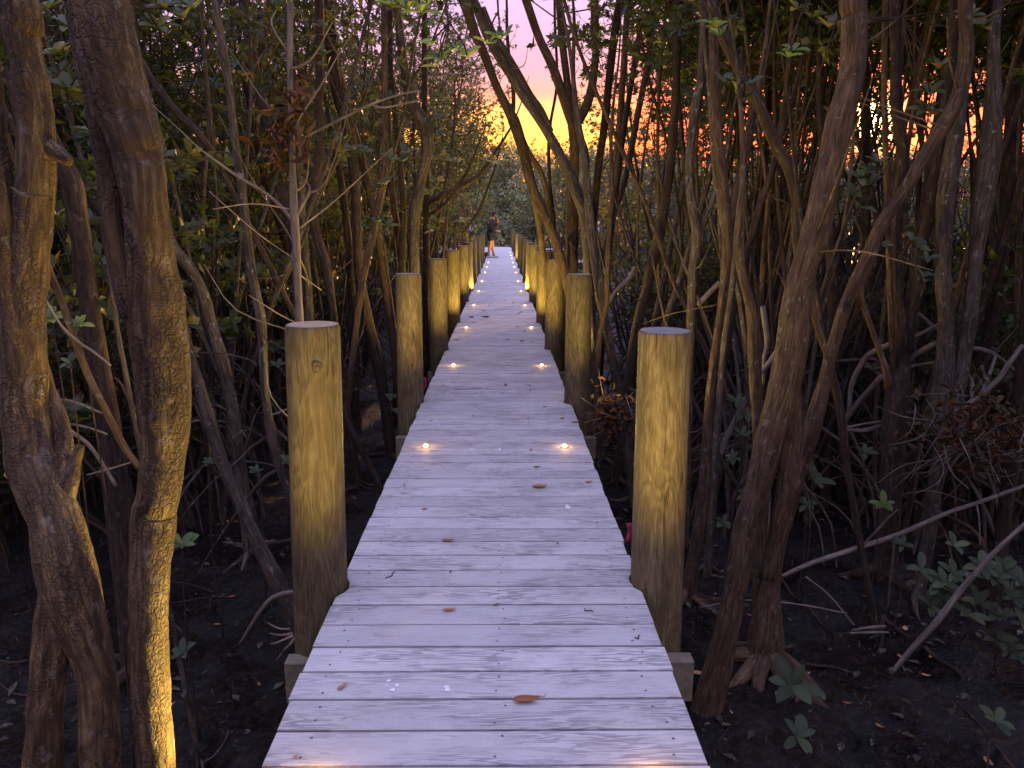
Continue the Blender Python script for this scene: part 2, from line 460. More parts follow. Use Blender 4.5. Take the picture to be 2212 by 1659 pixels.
# ------------------------------------------------------------------ boardwalk
HW = 0.602
POST_L = [2.73, 5.86, 8.39, 10.83, 13.74, 15.9, 18.3, 21.5, 24.2, 27.2]
POST_R = [2.77, 5.86, 8.50, 10.83, 13.74, 15.9, 18.3, 21.5, 24.2, 28.0, 33.0, 38.5, 44.5]
PR = 0.106
XL = [0.679, 0.695, 0.672, 0.668] + [0.668] * 6
XR = [0.676, 0.658, 0.648, 0.655] + [0.655] * 9
walk = empty('boardwalk', (0, 0, 0), 'pale grey plank boardwalk running straight through the mangroves', 'boardwalk')
PITCHB, GAP = 0.143, 0.011
mb, sm = MB(), MB()
TH = 0.028
y = 2.583 - PITCHB * 36
while y < 46.0:
    y0, y1 = y + GAP / 2, y + PITCHB - GAP / 2
    t = R.random()

    def edge(side, yy):
        for d, px in zip(POST_L if side < 0 else POST_R, XL if side < 0 else XR):
            rr = PR + 0.008
            if abs(yy - d) < rr:
                return min(HW, px - math.sqrt(rr * rr - (yy - d) ** 2))
        return HW
    near = any(abs(y + PITCHB / 2 - d) < 0.22 for d in POST_L + POST_R)
    k = 9 if near else 2
    jl, jr = R.uniform(-.005, .005), R.uniform(-.005, .005)
    yy = [y0 + (y1 - y0) * i / (k - 1) for i in range(k)]
    lf = [(-edge(-1, q) + jl, q) for q in yy]
    rt = [(edge(1, q) + jr, q) for q in yy]
    dz = R.uniform(-0.0012, 0.0012)
    loop = lf + rt[::-1]
    n = len(loop)
    # small chamfer: top ring inset
    cx, cy = 0.0, (y0 + y1) / 2
    ins = 0.003
    top = [(x - math.copysign(ins, x), cy + (q - cy) * (1 - 2 * ins / (y1 - y0)), dz) for x, q in loop]
    mid = [(x, q, dz - 0.003) for x, q in loop]
    bot = [(x, q, -TH) for x, q in loop]
    v = top + mid + bot
    f = [tuple(range(n))[::-1], tuple(range(2 * n, 3 * n))]
    for i in range(n):
        j = (i + 1) % n
        f.append((i, j, n + j, n + i)); f.append((n + i, n + j, 2 * n + j, 2 * n + i))
    mb.add(v, f, None, t)
    for sx in (-0.50, 0.04, 0.51):
        for q in (y0 + 0.03, y1 - 0.03):
            if y > 14: break
            x = sx + R.uniform(-.02, .02); q += R.uniform(-.008, .008)
            r = 0.0042
            sm.add([(x + r * math.cos(a), q + r * math.sin(a), dz + 0.0012) for a in np.linspace(0, 2 * PI, 8, endpoint=False)] ,
                   [tuple(range(8))])
    y += PITCHB
YE = y
mb.build('decking', M['deck'], walk, smooth=False)
tag(sm.build('screw_heads', M['screw'], walk, smooth=False), kind='stuff')
mb = MB()
for x in (-0.5, 0.0, 0.5):
    box(mb, x - 0.02, x + 0.02, -2.6, YE, -0.25, -TH - 0.001)
mb.build('stringer', M['beam'], walk, smooth=False)
for k, d in enumerate(POST_R):
    mb = MB()
    box(mb, -0.80, 0.80, d - PR - 0.075, d - PR - 0.006, -0.43, -0.252)
    o = mb.build('crossbeam', M['beam'], walk, smooth=False)
    bv = o.modifiers.new('edge', 'BEVEL'); bv.width = 0.006; bv.segments = 2

# far landing either side of the walk
land = empty('timber_landing', (0, 30, 0), 'small timber landing beside the far end of the walkway', 'landing')
mb = MB()
for (xa, xb, ya, yb) in ((0.66, 4.4, 28.0, 30.0), (-6.0, -0.62, 38.0, 45.0)):
    q = ya
    mb = MB()
    while q < yb:
        box(mb, xa, xb, q - 30, q + 0.137 - 30, -0.035, -0.004, R.random()); q += 0.143
    mb.build('planking', M['deck'], land, smooth=False)
mb = MB()
for (x, q) in ((1.0, 28.3), (2.6, 28.3), (4.2, 28.3), (1.0, 29.7), (2.6, 29.7), (4.2, 29.7), (-1, 38.3), (-3.5, 38.3), (-5.8, 38.3), (-1, 44.7), (-3.5, 44.7), (-5.8, 44.7)):
    mb = MB(); tube(mb, [(x, q - 30, -2.2, 0.09), (x, q - 30, -0.04, 0.09)], 10, 1)
    mb.build('pile', M['beam'], land)

# ------------------------------------------------------------------ posts
ORD = ['nearest', 'second', 'third', 'fourth', 'fifth', 'sixth', 'seventh', 'eighth', 'ninth', 'tenth', 'eleventh', 'twelfth', 'thirteenth']


def post(x, d, top, seed, name_lab, grey=False, knots=(), lean=0.0):
    o = None
    rr = random.Random(seed)
    mb = MB()
    S = 40
    zs = list(np.linspace(-1.5, top - 0.012, 52))
    verts, faces, rest = [], [], []
    ph = rr.random() * 10
    tilt = (lean, rr.uniform(-.008, .008))
    for i, z in enumerate(zs + [top - 0.004, top]):
        for k in range(S):
            a = 2 * PI * k / S
            r = PR * (1 + 0.02 * noise.noise(Vector((math.cos(a) * 1.3 + ph, math.sin(a) * 1.3, z * 0.9))) + 0.012 * noise.noise(Vector((math.cos(a) * 5 + ph, math.sin(a) * 5, z * 1.4))))
            r -= 0.006 * max(0, z) / 1.0
            if i == len(zs): r -= 0.002
            if i == len(zs) + 1: r -= 0.007
            for (ka, kz, kr) in knots:
                da = (a - ka + PI) % (2 * PI) - PI
                dd = math.hypot(da * PR, (z - kz))
                r += 0.004 * math.exp(-(dd / kr) ** 2 * 0.7)
            verts.append((math.cos(a) * r + tilt[0] * z, math.sin(a) * r + tilt[1] * z, z))
            rest.append((math.cos(a) * PR, math.sin(a) * PR, z))
    n = len(zs) + 2
    for i in range(n - 1):
        for k in range(S):
            k2 = (k + 1) % S
            faces.append((i * S + k, i * S + k2, (i + 1) * S + k2, (i + 1) * S + k))
    mb.add(verts, faces, rest)
    o = mb.build('wooden_post', M['post'], None, True, (x, d, 0))
    tag(o, name_lab, 'post', 'round timber posts along the boardwalk')
    # end grain
    mb = MB()
    ring = [(v[0] * 1.0, v[1], v[2] - top) for v in verts[-S:]]
    c = (tilt[0] * top, tilt[1] * top, 0.0015)
    mb.add(ring + [c], [(k, (k + 1) % S, S) for k in range(S)])
    e = mb.build('cut_end', M['endgrain_grey' if grey else 'endgrain'], o, False, (0, 0, top))
    for (ka, kz, kr) in knots:
        km = MB()
        vs, fs = [], []
        for j, (q, h) in enumerate(((1.0, -.004), (0.8, .0045), (0.62, .0005), (0.4, .003), (0.0, .0045))):
            for k in range(16):
                a = 2 * PI * k / 16
                wob = 1 + 0.12 * math.sin(3 * a + 1)
                da, z = kr * q * math.cos(a) * wob / PR, kr * 1.15 * q * math.sin(a) * wob
                r = PR - 0.004 * kz + 0.004 + h
                vs.append((math.cos(ka + da) * r + tilt[0] * kz, math.sin(ka + da) * r + tilt[1] * kz, kz + z))
            if j:
                for k in range(16):
                    k2 = (k + 1) % 16
                    fs.append(((j - 1) * 16 + k, (j - 1) * 16 + k2, j * 16 + k2, j * 16 + k))
        km.add(vs, fs)
        km.build('knot', M['knot'], o)
    return o


M['knot'] = plain('knot_wood', (0.05, 0.028, 0.012), 0.6, 0, 0.75, 160)
for i, d in enumerate(POST_L):
    top = 1.03 + R.uniform(-.012, .012)
    if i == 0: top = at(677, 700, 2.73).z
    if i == 1: top = at(889, 591, 5.86).z
    lab = ['nearest left post, honey coloured pine with a round dark knot', 'second left post from the camera, dull brown with small knot near its foot',
           'third left post from the camera, pale and greyish', 'fourth left post from the camera, deep yellow brown'][i] if i < 4 else ORD[i] + ' left post from the camera, in the far part of the row'
    kn = ()
    if i == 0: kn = ((-PI / 2 + 0.36, at(710, 793, 2.63).z, 0.019),)
    if i == 1: kn = ((-PI / 2 + 0.3, 0.32, 0.014),)
    post(-XL[i], d, top, 100 + i, lab, False, kn, 0.022 if i == 0 else R.uniform(-.008, .012))
for i, d in enumerate(POST_R):
    top = 1.03 + R.uniform(-.012, .012)
    if i == 0: top = at(1437, 713, 2.77).z
    if i == 1: top = at(1246, 592, 5.86).z
    lab = ['nearest right post, olive yellow with pale scuffs and a bluish grey top', 'second right post from the camera, brown in front of leaning trunks',
           'third right post from the camera, greenish, partly behind a leaning trunk'][i] if i < 3 else ORD[i] + ' right post from the camera, in the far part of the row'
    post(XR[i], d, top, 200 + i, lab, i == 0, (), -0.016 if i == 0 else R.uniform(-.012, .008))

# ------------------------------------------------------------------ deck lights
LAMPD_L = [1.665, 4.61, 7.42, 10.2, 13.05, 15.8, 18.6, 21.9, 24.7, 27.5]
LAMPD_R = [1.665, 4.61, 7.42, 10.2, 13.05, 15.8, 18.6, 21.9, 24.7, 27.5, 30.9, 33.8, 37.2]
xl = gp(920, 965).x; xr = gp(1220, 968).x


def deck_light(x, d, lab):
    e = empty('deck_light', (x, d, 0), lab, 'deck light', 'small warm lights set in the boardwalk edges')
    mb = MB()
    S = 20
    prof = [(0.027, 0.0), (0.027, 0.003), (0.023, 0.005), (0.019, 0.005), (0.018, 0.003)]
    vs = [(r * math.cos(2 * PI * k / S), r * math.sin(2 * PI * k / S), z) for r, z in prof for k in range(S)]
    fs = [(i * S + k, i * S + (k + 1) % S, (i + 1) * S + (k + 1) % S, (i + 1) * S + k) for i in range(len(prof) - 1) for k in range(S)]
    mb.add(vs, fs); mb.build('rim', M['rim'], e)
    mb = MB()
    prof = [(0.018, 0.003), (0.016, 0.011), (0.011, 0.017), (0.005, 0.0195)]
    vs = [(r * math.cos(2 * PI * k / S), r * math.sin(2 * PI * k / S), z) for r, z in prof for k in range(S)] + [(0, 0, 0.02)]
    fs = [(i * S + k, i * S + (k + 1) % S, (i + 1) * S + (k + 1) % S, (i + 1) * S + k) for i in range(len(prof) - 1) for k in range(S)]
    fs += [((len(prof) - 1) * S + k, (len(prof) - 1) * S + (k + 1) % S, len(prof) * S) for k in range(S)]
    mb.add(vs, fs); mb.build('lens', M['lens'], e)
    L = bpy.data.lights.new('bulb', 'SPOT')
    L.energy = LAMP_W; L.color = (1.0, 0.69, 0.17)
    L.spot_size = math.radians(168); L.spot_blend = 0.42
    L.shadow_soft_size = 0.015
    lo = bpy.data.objects.new('bulb', L); COL.objects.link(lo)
    lo.parent = e; lo.location = (0, 0, 0.03); lo.rotation_euler = (PI, 0, 0)
    G = bpy.data.lights.new('glow', 'POINT')
    G.energy = 0.2; G.color = (1.0, 0.5, 0.12); G.shadow_soft_size = 0.012
    go = bpy.data.objects.new('glow', G); COL.objects.link(go)
    go.parent = e; go.location = (0, 0, 0.045)


LAMP_W = 50.0
for side, ds, x in (('left', LAMPD_L, xl), ('right', LAMPD_R, xr)):
    for i, d in enumerate(ds):
        if i == 0: lab = 'round deck light on the %s edge of the boards at the picture bottom' % side
        else: lab = '%s glowing deck light from the camera along the %s edge of the boards' % (ORD[i], side)
        deck_light(x, d, lab)

# ------------------------------------------------------------------ leaves
def leaf(mb, base, direc, up, length, width, fold=0.25, droop=0.1, tone=0.5):
    d = direc.normalized()
    s = d.cross(up)
    s = s.normalized() if s.length > 1e-5 else d.orthogonal().normalized()
    u = s.cross(d)
    def P(t, w, h): return base + d * (t * length) + s * (w * width) + u * (h * length - droop * length * t * t)
    h = fold * width / length
    T = (0.0, .16, .38, .6, .8, .93)
    Wd = (0.04, .28, .46, .5, .4, .22)
    v = []
    for t, w in zip(T, Wd): v += [P(t, w, h * w * 2), P(t, 0, 0), P(t, -w, h * w * 2)]
    v.append(P(1, 0, 0))
    f = []
    for i in range(5):
        a = 3 * i
        f += [(a, a + 1, a + 4, a + 3), (a + 1, a + 2, a + 5, a + 4)]
    f += [(15, 16, 18), (16, 17, 18)]
    mb.add(v, f, None, tone)


def leaf_lo(mb, base, d, up, length, width, tone):
    s = d.cross(up)
    s = s.normalized() if s.length > 1e-5 else d.orthogonal().normalized()
    u = s.cross(d)
    a = base + d * (0.55 * length)
    v = [base, a + s * (0.5 * width) + u * (0.1 * length), base + d * length, a - s * (0.5 * width) + u * (0.1 * length)]
    mb.add(v, [(0, 1, 2), (0, 2, 3)], None, tone)


def rvec(rr):
    while True:
        v = Vector((rr.uniform(-1, 1), rr.uniform(-1, 1), rr.uniform(-1, 1)))
        if 0.05 < v.length < 1: return v.normalized()


def rosette(mb, rr, p, axis_, n, length, tone0, hi=False):
    ax = axis_.normalized()
    s = ax.orthogonal().normalized(); t = ax.cross(s)
    ph = rr.random() * 6
    for k in range(n):
        a = ph + k * 2.4
        spread = rr.uniform(0.7, 1.5)
        d = (ax * math.cos(spread) + (s * math.cos(a) + t * math.sin(a)) * math.sin(spread)).normalized()
        L = length * rr.uniform(0.7, 1.2)
        tone = min(1, max(0, tone0 + rr.gauss(0, 0.16)))
        if rr.random() < 0.02: tone = 0.97
        b = p - ax * rr.uniform(0, 0.03)
        if hi: leaf(mb, b, d, ax, L, L * rr.uniform(0.42, 0.55), 0.3, rr.uniform(0, .2), tone)
        else: leaf_lo(mb, b, d, ax, L, L * rr.uniform(0.45, 0.58), tone)


def grow(wood, lv, rr, stems, base_z, top_z, limb_n, twig_n, leaf_len, leaf_n, crown_lo, lat=1.0, hi=False):
    """stems: list of polylines (x,y,z,r) -> adds limbs, twigs and rosettes"""
    for st in stems:
        S = catmull(st, 6)
        tot = [s for s in S if s[2] > crown_lo]
        if not tot: continue
        for _ in range(limb_n):
            i = rr.randrange(len(tot))
            s = tot[i]
            p = Vector(s[:3])
            a = rr.random() * 2 * PI
            up = rr.uniform(-0.1, 0.9)
            d = Vector((math.cos(a), math.sin(a), up)).normalized()
            L = rr.uniform(0.5, 1.4) * lat
            q = p + d * L * 0.5 + Vector((rr.uniform(-.1, .1), rr.uniform(-.1, .1), rr.uniform(0, .12)))
            e = p + d * L + Vector((rr.uniform(-.2, .2), rr.uniform(-.2, .2), rr.uniform(0, .3)))
            r0 = min(s[3] * 0.5, 0.022)
            tube(wood, [(*p, r0), (*q, r0 * 0.7), (*e, r0 * 0.35)], 5, 2, None, rr.random(), rr.random())
            for _t in range(twig_n):
                f = rr.uniform(0.35, 1.0)
                b = p.lerp(q, f * 2) if f < 0.5 else q.lerp(e, f * 2 - 1)
                td = (d * 0.6 + rvec(rr) + Vector((0, 0, 0.25))).normalized()
                tl = rr.uniform(0.15, 0.45) * lat
                te = b + td * tl
                tm = b + td * tl * 0.5 + rvec(rr) * 0.03
                tube(wood, [(*b, 0.006), (*tm, 0.005), (*te, 0.003)], 3, 1, None, rr.random(), rr.random(), cap=False)
                rosette(lv, rr, te, td + Vector((0, 0, 0.5)), leaf_n, leaf_len, 0.42, hi)
                if rr.random() < 0.6:
                    rosette(lv, rr, tm, td + rvec(rr), max(3, leaf_n - 2), leaf_len * 0.9, 0.38, hi)


def wander(rr, p, d, L, r0, r1, n=6, wob=0.12, up=0.05):
    pts = [(*p, r0)]
    d = d.normalized()
    for i in range(n):
        d = (d + rvec(rr) * wob + Vector((0, 0, up))).normalized()
        p = p + d * (L / n)
        f = (i + 1) / n
        pts.append((*p, r0 + (r1 - r0) * f))
    return pts


def prop_roots(wood, rr, n, reach=0.9, h=0.9):
    for _ in range(n):
        a = rr.random() * 2 * PI
        rch = reach * rr.uniform(0.5, 1.3)
        hh = h * rr.uniform(0.4, 1.2)
        dx, dy = math.cos(a), math.sin(a)
        r = rr.uniform(0.008, 0.018)
        tube(wood, [(dx * .03, dy * .03, hh, r * 1.2), (dx * rch * .45, dy * rch * .45, hh * rr.uniform(.8, 1.0), r), (dx * rch * .85, dy * rch * .85, hh * .45, r), (dx * rch, dy * rch, -0.25, r * .9)], 5, 3, None, rr.uniform(.4, 1), rr.random())


def proto_tree(seed, height, nst, lean, crown_lo, limb_n, twig_n, leaf_len, roots, r0=0.06, mat='bark_brown', lmat='leaf', lat=1.0, hi=False):
    rr = random.Random(seed)
    w, l = MB(), MB()
    stems = []
    for k in range(nst):
        a = rr.random() * 2 * PI
        d = Vector((math.cos(a) * lean * rr.uniform(.3, 1), math.sin(a) * lean * rr.uniform(.3, 1), 1))
        p = Vector((math.cos(a) * .08, math.sin(a) * .08, -0.3))
        st = wander(rr, p, d, height * rr.uniform(.8, 1.05), r0 * rr.uniform(.65, 1.1), 0.012, 8, 0.13)
        stems.append(st)
        tube(w, st, 9, 3, None, rr.random(), rr.random())
    grow(w, l, rr, stems, 0, height, limb_n, twig_n, leaf_len, 6, crown_lo, lat, hi)
    if roots: prop_roots(w, rr, roots)
    return w.mesh('trunk', M[mat]), l.mesh('crown', M[lmat], True)


def place(protos, x, y, rz, sc, label, group, name='mangrove_tree', cat='tree', z=None):
    tm, cm = protos
    e = empty(name, (x, y, gz(x, y) if z is None else z), label, cat, group)
    e.rotation_euler = (0, 0, rz); e.scale = (sc, sc, sc * R.uniform(.92, 1.1))
    for nm, me in (('trunk', tm), ('crown', cm)):
        o = bpy.data.objects.new(nm, me); COL.objects.link(o); o.parent = e
    return e


MID = [proto_tree(30 + i, 5.6 + .35 * i, 3 + i % 2, .28, 1.2 + .25 * (i % 3), 23, 5, 0.108, 7 + i, .037, ['bark_brown', 'bark_grey', 'bark_dark'][i % 3]) for i in range(6)]
MIDR = [proto_tree(40 + i, 5.8 + .3 * i, 3 + i % 2, .26, 1.1 + .3 * (i % 3), 13, 5, 0.105, 8 + i, .045, ['bark_brown', 'bark_grey', 'bark_dark'][i % 3]) for i in range(5)]
FINEHI = [proto_tree(150 + i, 6.6 + .3 * i, 3, .16, 3.5, 24, 6, 0.075, 4, .035, 'bark_dark') for i in range(2)]
FINE = [proto_tree(140 + i, 5.6 + .4 * i, 2 + i % 2, .16, 2.1, 22, 6, 0.075, 4, .04, 'bark_dark') for i in range(3)]
SLIM = [proto_tree(60 + i, 5.5 + .5 * i, 3, .22, 2.6, 10, 4, 0.095, 6, .034, ['bark_dark', 'bark_grey', 'bark_brown'][i % 3]) for i in range(3)]
SHRUB = [proto_tree(80 + i, 2.6 + .3 * i, 4, .6, 0.35, 12, 5, 0.1, 8, .025, 'bark_dark', 'leaf', .8) for i in range(3)]
GOLD = [proto_tree(90 + i, 4.2, 3, .4, 0.9, 18, 5, 0.1, 5, .04, 'bark_brown', 'leaf_sungold') for i in range(2)]


def stick_proto(seed):
    rr = random.Random(seed)
    w = MB()
    for _ in range(3):
        a = rr.random() * 2 * PI
        st = wander(rr, Vector((rr.uniform(-.3, .3), rr.uniform(-.3, .3), -.3)), Vector((math.cos(a) * .6, math.sin(a) * .6, 1)), rr.uniform(2.0, 3.6), rr.uniform(.014, .03), .006, 6, .12)
        tube(w, st, 6, 3, None, rr.random(), rr.random())
    prop_roots(w, rr, 7, 1.1, 1.0)
    return w.mesh('stems', M['root_dim'])


STICK = [stick_proto(300 + i) for i in range(4)]

placed = []
_sd = ray(1885, 262)
SUN_T = _sd.x / _sd.y


def free(x, y, dmin):
    return all((x - a) ** 2 + (y - b) ** 2 > dmin * dmin for a, b in placed)


def scatter(n, side, dlo, dhi, fx, protos, dmin, label, group, sc=(0.85, 1.15), **kw):
    k = tries = 0
    while k < n and tries < 6000:
        tries += 1
        d = dlo + (dhi - dlo) * R.random() ** 1.2
        lo, hi = fx(d)
        x = side * R.uniform(lo, hi)
        if not free(x, d, dmin): continue
        if side > 0 and abs(x - 0.04 - d * SUN_T) < 0.5: continue
        placed.append((x, d))
        place(protos[R.randrange(len(protos))], x, d, R.random() * 2 * PI, R.uniform(*sc), label, group, **kw)
        k += 1


scatter(60, -1, 6.5, 22, lambda d: (2.7, 3.0 + d * .8), MID, 0.95, 'leafy brown mangrove in the thicket left of the boardwalk', 'mangroves in the left thicket')
scatter(36, -1, 20, 44, lambda d: (3.2, d * .75), MID, 1.4, 'distant leafy mangrove in the left thicket behind nearer trunks', 'distant mangroves on the left')
scatter(9, 1, 6.5, 20, lambda d: (2.7 + max(0, d - 8) * .2, 2.5 + d * .8), MIDR, 1.1, 'leafy brown mangrove in the thicket right of the boardwalk', 'mangroves in the right thicket')
scatter(8, 1, 8, 22, lambda d: (2.1 + d * .07, 1.4 + d * .3), SLIM, 1.2, 'slim bare stemmed mangrove against the sunset right of the boardwalk', 'slim mangroves against the sunset')
scatter(8, 1, 19, 42, lambda d: (1.5 + d * .2, d * .78), FINE, 2.5, 'distant leafy mangrove in the right thicket before the sunset', 'distant mangroves on the right')
scatter(14, -1, 5.0, 15, lambda d: (3.0, 1.5 + d * .75), SHRUB, 0.9, 'low leafy mangrove bush in the dark left understorey', 'mangrove bushes in the left understorey', name='mangrove_bush', cat='bush')
scatter(22, 1, 5.5, 18, lambda d: (2.7, 1.5 + d * .75), SHRUB, 0.9, 'low leafy mangrove bush in the dark right understorey', 'mangrove bushes in the right understorey', sc=(.7, .95), name='mangrove_bush', cat='bush')
for k, (x, d) in enumerate(((-1.7, 13.8), (-1.45, 18.6), (-1.3, 23.0), (-1.6, 28.0), (-1.3, 34.5), (-2.0, 39.0))):
    placed.append((x, d))
    place(FINEHI[k % 2], x, d, R.random() * 6.28, R.uniform(1.0, 1.15), 'tall fine leaved mangrove leaning over the left far posts', 'tall lacy mangroves over the left far posts')
for k, (x, d) in enumerate(((-1.6, 12.5), (-1.45, 16.5), (-1.9, 20.5), (-1.5, 25), (-2.1, 30), (-1.7, 36), (2.0, 24.5), (2.6, 33), (3.6, 20), (4.8, 31), (5.4, 39), (15.6, 31), (10.6, 21.5), (8.3, 17.2), (17.5, 36), (13.5, 27.5))):
    placed.append((x, d))
    place(FINE[k % 3], x, d, R.random() * 6.28, R.uniform(.9, 1.1), 'fine leaved mangrove in lacy silhouette before the sunset gap', 'lacy mangroves around the sunset gap')
BARE = [proto_tree(160 + i, 6.2 + .3 * i, 5, .3, 3.6, 5, 4, 0.1, 9, .027, ['bark_brown', 'bark_grey', 'bark_brown', 'bark_dark'][i]) for i in range(4)]
BAREX = [proto_tree(200 + i, 6.4 + .3 * i, 4, .28, 4.75, 8, 5, 0.1, 9, .025, ['bark_brown', 'bark_grey', 'bark_brown', 'bark_dark'][i]) for i in range(4)]
BARER = [proto_tree(180 + i, 6.4 + .3 * i, 5, .3, 4.0, 13, 5, 0.105, 9, .027, ['bark_brown', 'bark_grey', 'bark_brown', 'bark_dark'][i]) for i in range(4)]
scatter(30, -1, 5.6, 15, lambda d: (2.2, 2.0 + d * .6), BARE, 0.6, 'slender bare stemmed mangrove clump in the left thicket', 'slender mangrove clumps on the left', (.8, 1.1))
scatter(20, 1, 5.4, 8.5, lambda d: (2.1, 2.0 + d * .7), BARER, 0.6, 'slender leafy topped mangrove clump in the near right thicket', 'slender leafy mangrove clumps near right', (.85, 1.1))
scatter(30, 1, 8.0, 15, lambda d: (2.1 + max(0, d - 9) * .15, 2.0 + d * .7), BAREX, 0.6, 'slender bare stemmed mangrove clump in the right thicket', 'slender mangrove clumps on the right', (.8, 1.1))
for k in range(22):
    sd_ = 1 if k % 2 else -1
    x, d = sd_ * R.uniform(2.9, 7.0), R.uniform(-9, 3.2)
    if d > 1.5: x = sd_ * R.uniform(3.6, 6.5)
    place(MID[k % 6], x, d, R.random() * 6.28, R.uniform(.9, 1.1), 'leafy mangrove beside the viewer outside the picture', 'mangroves around the viewer')
for (x, d, k) in ((-2.45, 15.5, 0), (-2.7, 18.0, 1), (-2.6, 20.5, 0), (-3.2, 24.0, 1), (-2.6, 13.2, 1), (2.7, 22, 0), (3.4, 26, 1), (-3.5, 30, 0), (-2.5, 33.5, 1), (-2.6, 28.0, 0), (-4.6, 33.0, 1)):
    place(GOLD[k], x, d, R.random() * 6, R.uniform(.8, 1.0), 'mangrove bush tinted sunlit yellow leaning over the far posts', 'mangroves tinted sunlit yellow near the far posts')
for (x, d) in ((2.7, 24.5), (3.9, 25.0), (2.1, 26.3)):
    place(SHRUB[1], x, d, R.random() * 6, .75, 'low bush before the right landing', 'bushes before the right landing', 'mangrove_bush', 'bush')
for side, n in ((1, 110), (-1, 60)):
    for _ in range(n):
        d = R.uniform(5.5, 15); x = side * R.uniform(2.3, 2.0 + d * .55)
        o = bpy.data.objects.new('leaning_stems', STICK[R.randrange(4)]); COL.objects.link(o)
        o.location = (x, d, gz(x, d)); o.rotation_euler = (0, 0, R.random() * 6); o.scale = [R.uniform(.8, 1.2)] * 3
        tag(o, 'tangle of thin leaning stems and arched roots on the %s mud' % ('right' if side > 0 else 'left'), 'root tangle', 'root tangles %s of the boardwalk' % ('right' if side > 0 else 'left'))


# far bank across the water
def bank_proto(seed):
    rr = random.Random(seed)
    w, l = MB(), MB()
    H = rr.uniform(7.0, 8.6)
    for k in range(4):
        a = rr.random() * 6.28
        tube(w, wander(rr, Vector((math.cos(a) * .3, math.sin(a) * .3, -.3)), Vector((math.cos(a) * .4, math.sin(a) * .4, 1)), H * .85, .12, .03, 6, .12), 6, 2, None, rr.random(), rr.random())
    blobs = []
    for k in range(44):
        z = H * rr.uniform(.06, .94)
        rad = 3.0 * math.sin(PI * min(.97, max(.12, z / H))) ** .6
        a = rr.random() * 6.28; q = rad * math.sqrt(rr.random())
        blobs.append((Vector((math.cos(a) * q, math.sin(a) * q, z)), rr.uniform(.7, 1.25), rr.uniform(.25, .75)))
    for c, s, t0 in blobs:
        for _ in range(120):
            v = rvec(rr)
            p = c + v * s * rr.uniform(.55, 1.05)
            if p.z < 0.2: continue
            L = rr.uniform(.24, .42)
            leaf_lo(l, p, (v + rvec(rr)).normalized(), Vector((0, 0, 1)), L, L * .6, min(1, max(0, t0 + rr.gauss(0, .18))))
    return w.mesh('trunk', M['bark_grey']), l.mesh('crown', M['leaf_far_hazed'])


BANK = [bank_proto(500 + i) for i in range(4)]
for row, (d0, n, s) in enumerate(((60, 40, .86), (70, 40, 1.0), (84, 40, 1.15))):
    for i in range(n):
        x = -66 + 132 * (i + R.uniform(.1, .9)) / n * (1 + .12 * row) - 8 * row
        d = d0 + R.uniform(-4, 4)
        place(BANK[R.randrange(4)], x, d, R.random() * 6.28, s * R.uniform(.85, 1.12), 'haze tinted grey green tree in the belt across the water', 'trees across the water', 'bank_tree', 'tree')

# ------------------------------------------------------------------ traced trees
def crown_mesh(seed, lmat='leaf'):
    rr = random.Random(seed)
    w, l = MB(), MB()
    for k in range(34):
        d = (rvec(rr) + Vector((0, 0, .35))).normalized()
        L = rr.uniform(.5, 1.5)
        e = d * L
        tube(w, [(0, 0, 0, .015), (*(e * .5 + rvec(rr) * .1), .01), (*e, .005)], 4, 2, None, rr.random(), rr.random())
        for _ in range(5):
            b = e * rr.uniform(.4, 1)
            td = (d + rvec(rr)).normalized()
            te = b + td * rr.uniform(.12, .4)
            tube(w, [(*b, .005), (*te, .003)], 3, 1, None, rr.random(), rr.random(), cap=False)
            rosette(l, rr, te, td + Vector((0, 0, .5)), 6, .1, .42)
    return w, l


_cw = [crown_mesh(700 + i) for i in range(3)]
CROWN = [l.mesh('crown', M['leaf']) for w, l in _cw]
TWIGS = [w.mesh('twigs', M['bark_brown']) for w, l in _cw]


def rough_disp(amp, fs=18, fz=14):
    def f(q, r):
        v = Vector((q.x * fs, q.y * fs, q.z * fz))
        a = noise.noise(v) * .5 + noise.noise(v * 2.3) * .3
        big = noise.noise(Vector((q.x * 4, q.y * 4, q.z * 2.2))) * .12 * r
        return amp * a + big
    return f


def world_pts(pts, d):
    out = []
    for p in pts:
        dd = p[3] if len(p) > 3 else d
        w = at(p[0], p[1], dd)
        out.append((w.x, w.y, w.z, p[2] * .5 * zdepth(w) / FPX))
    return out


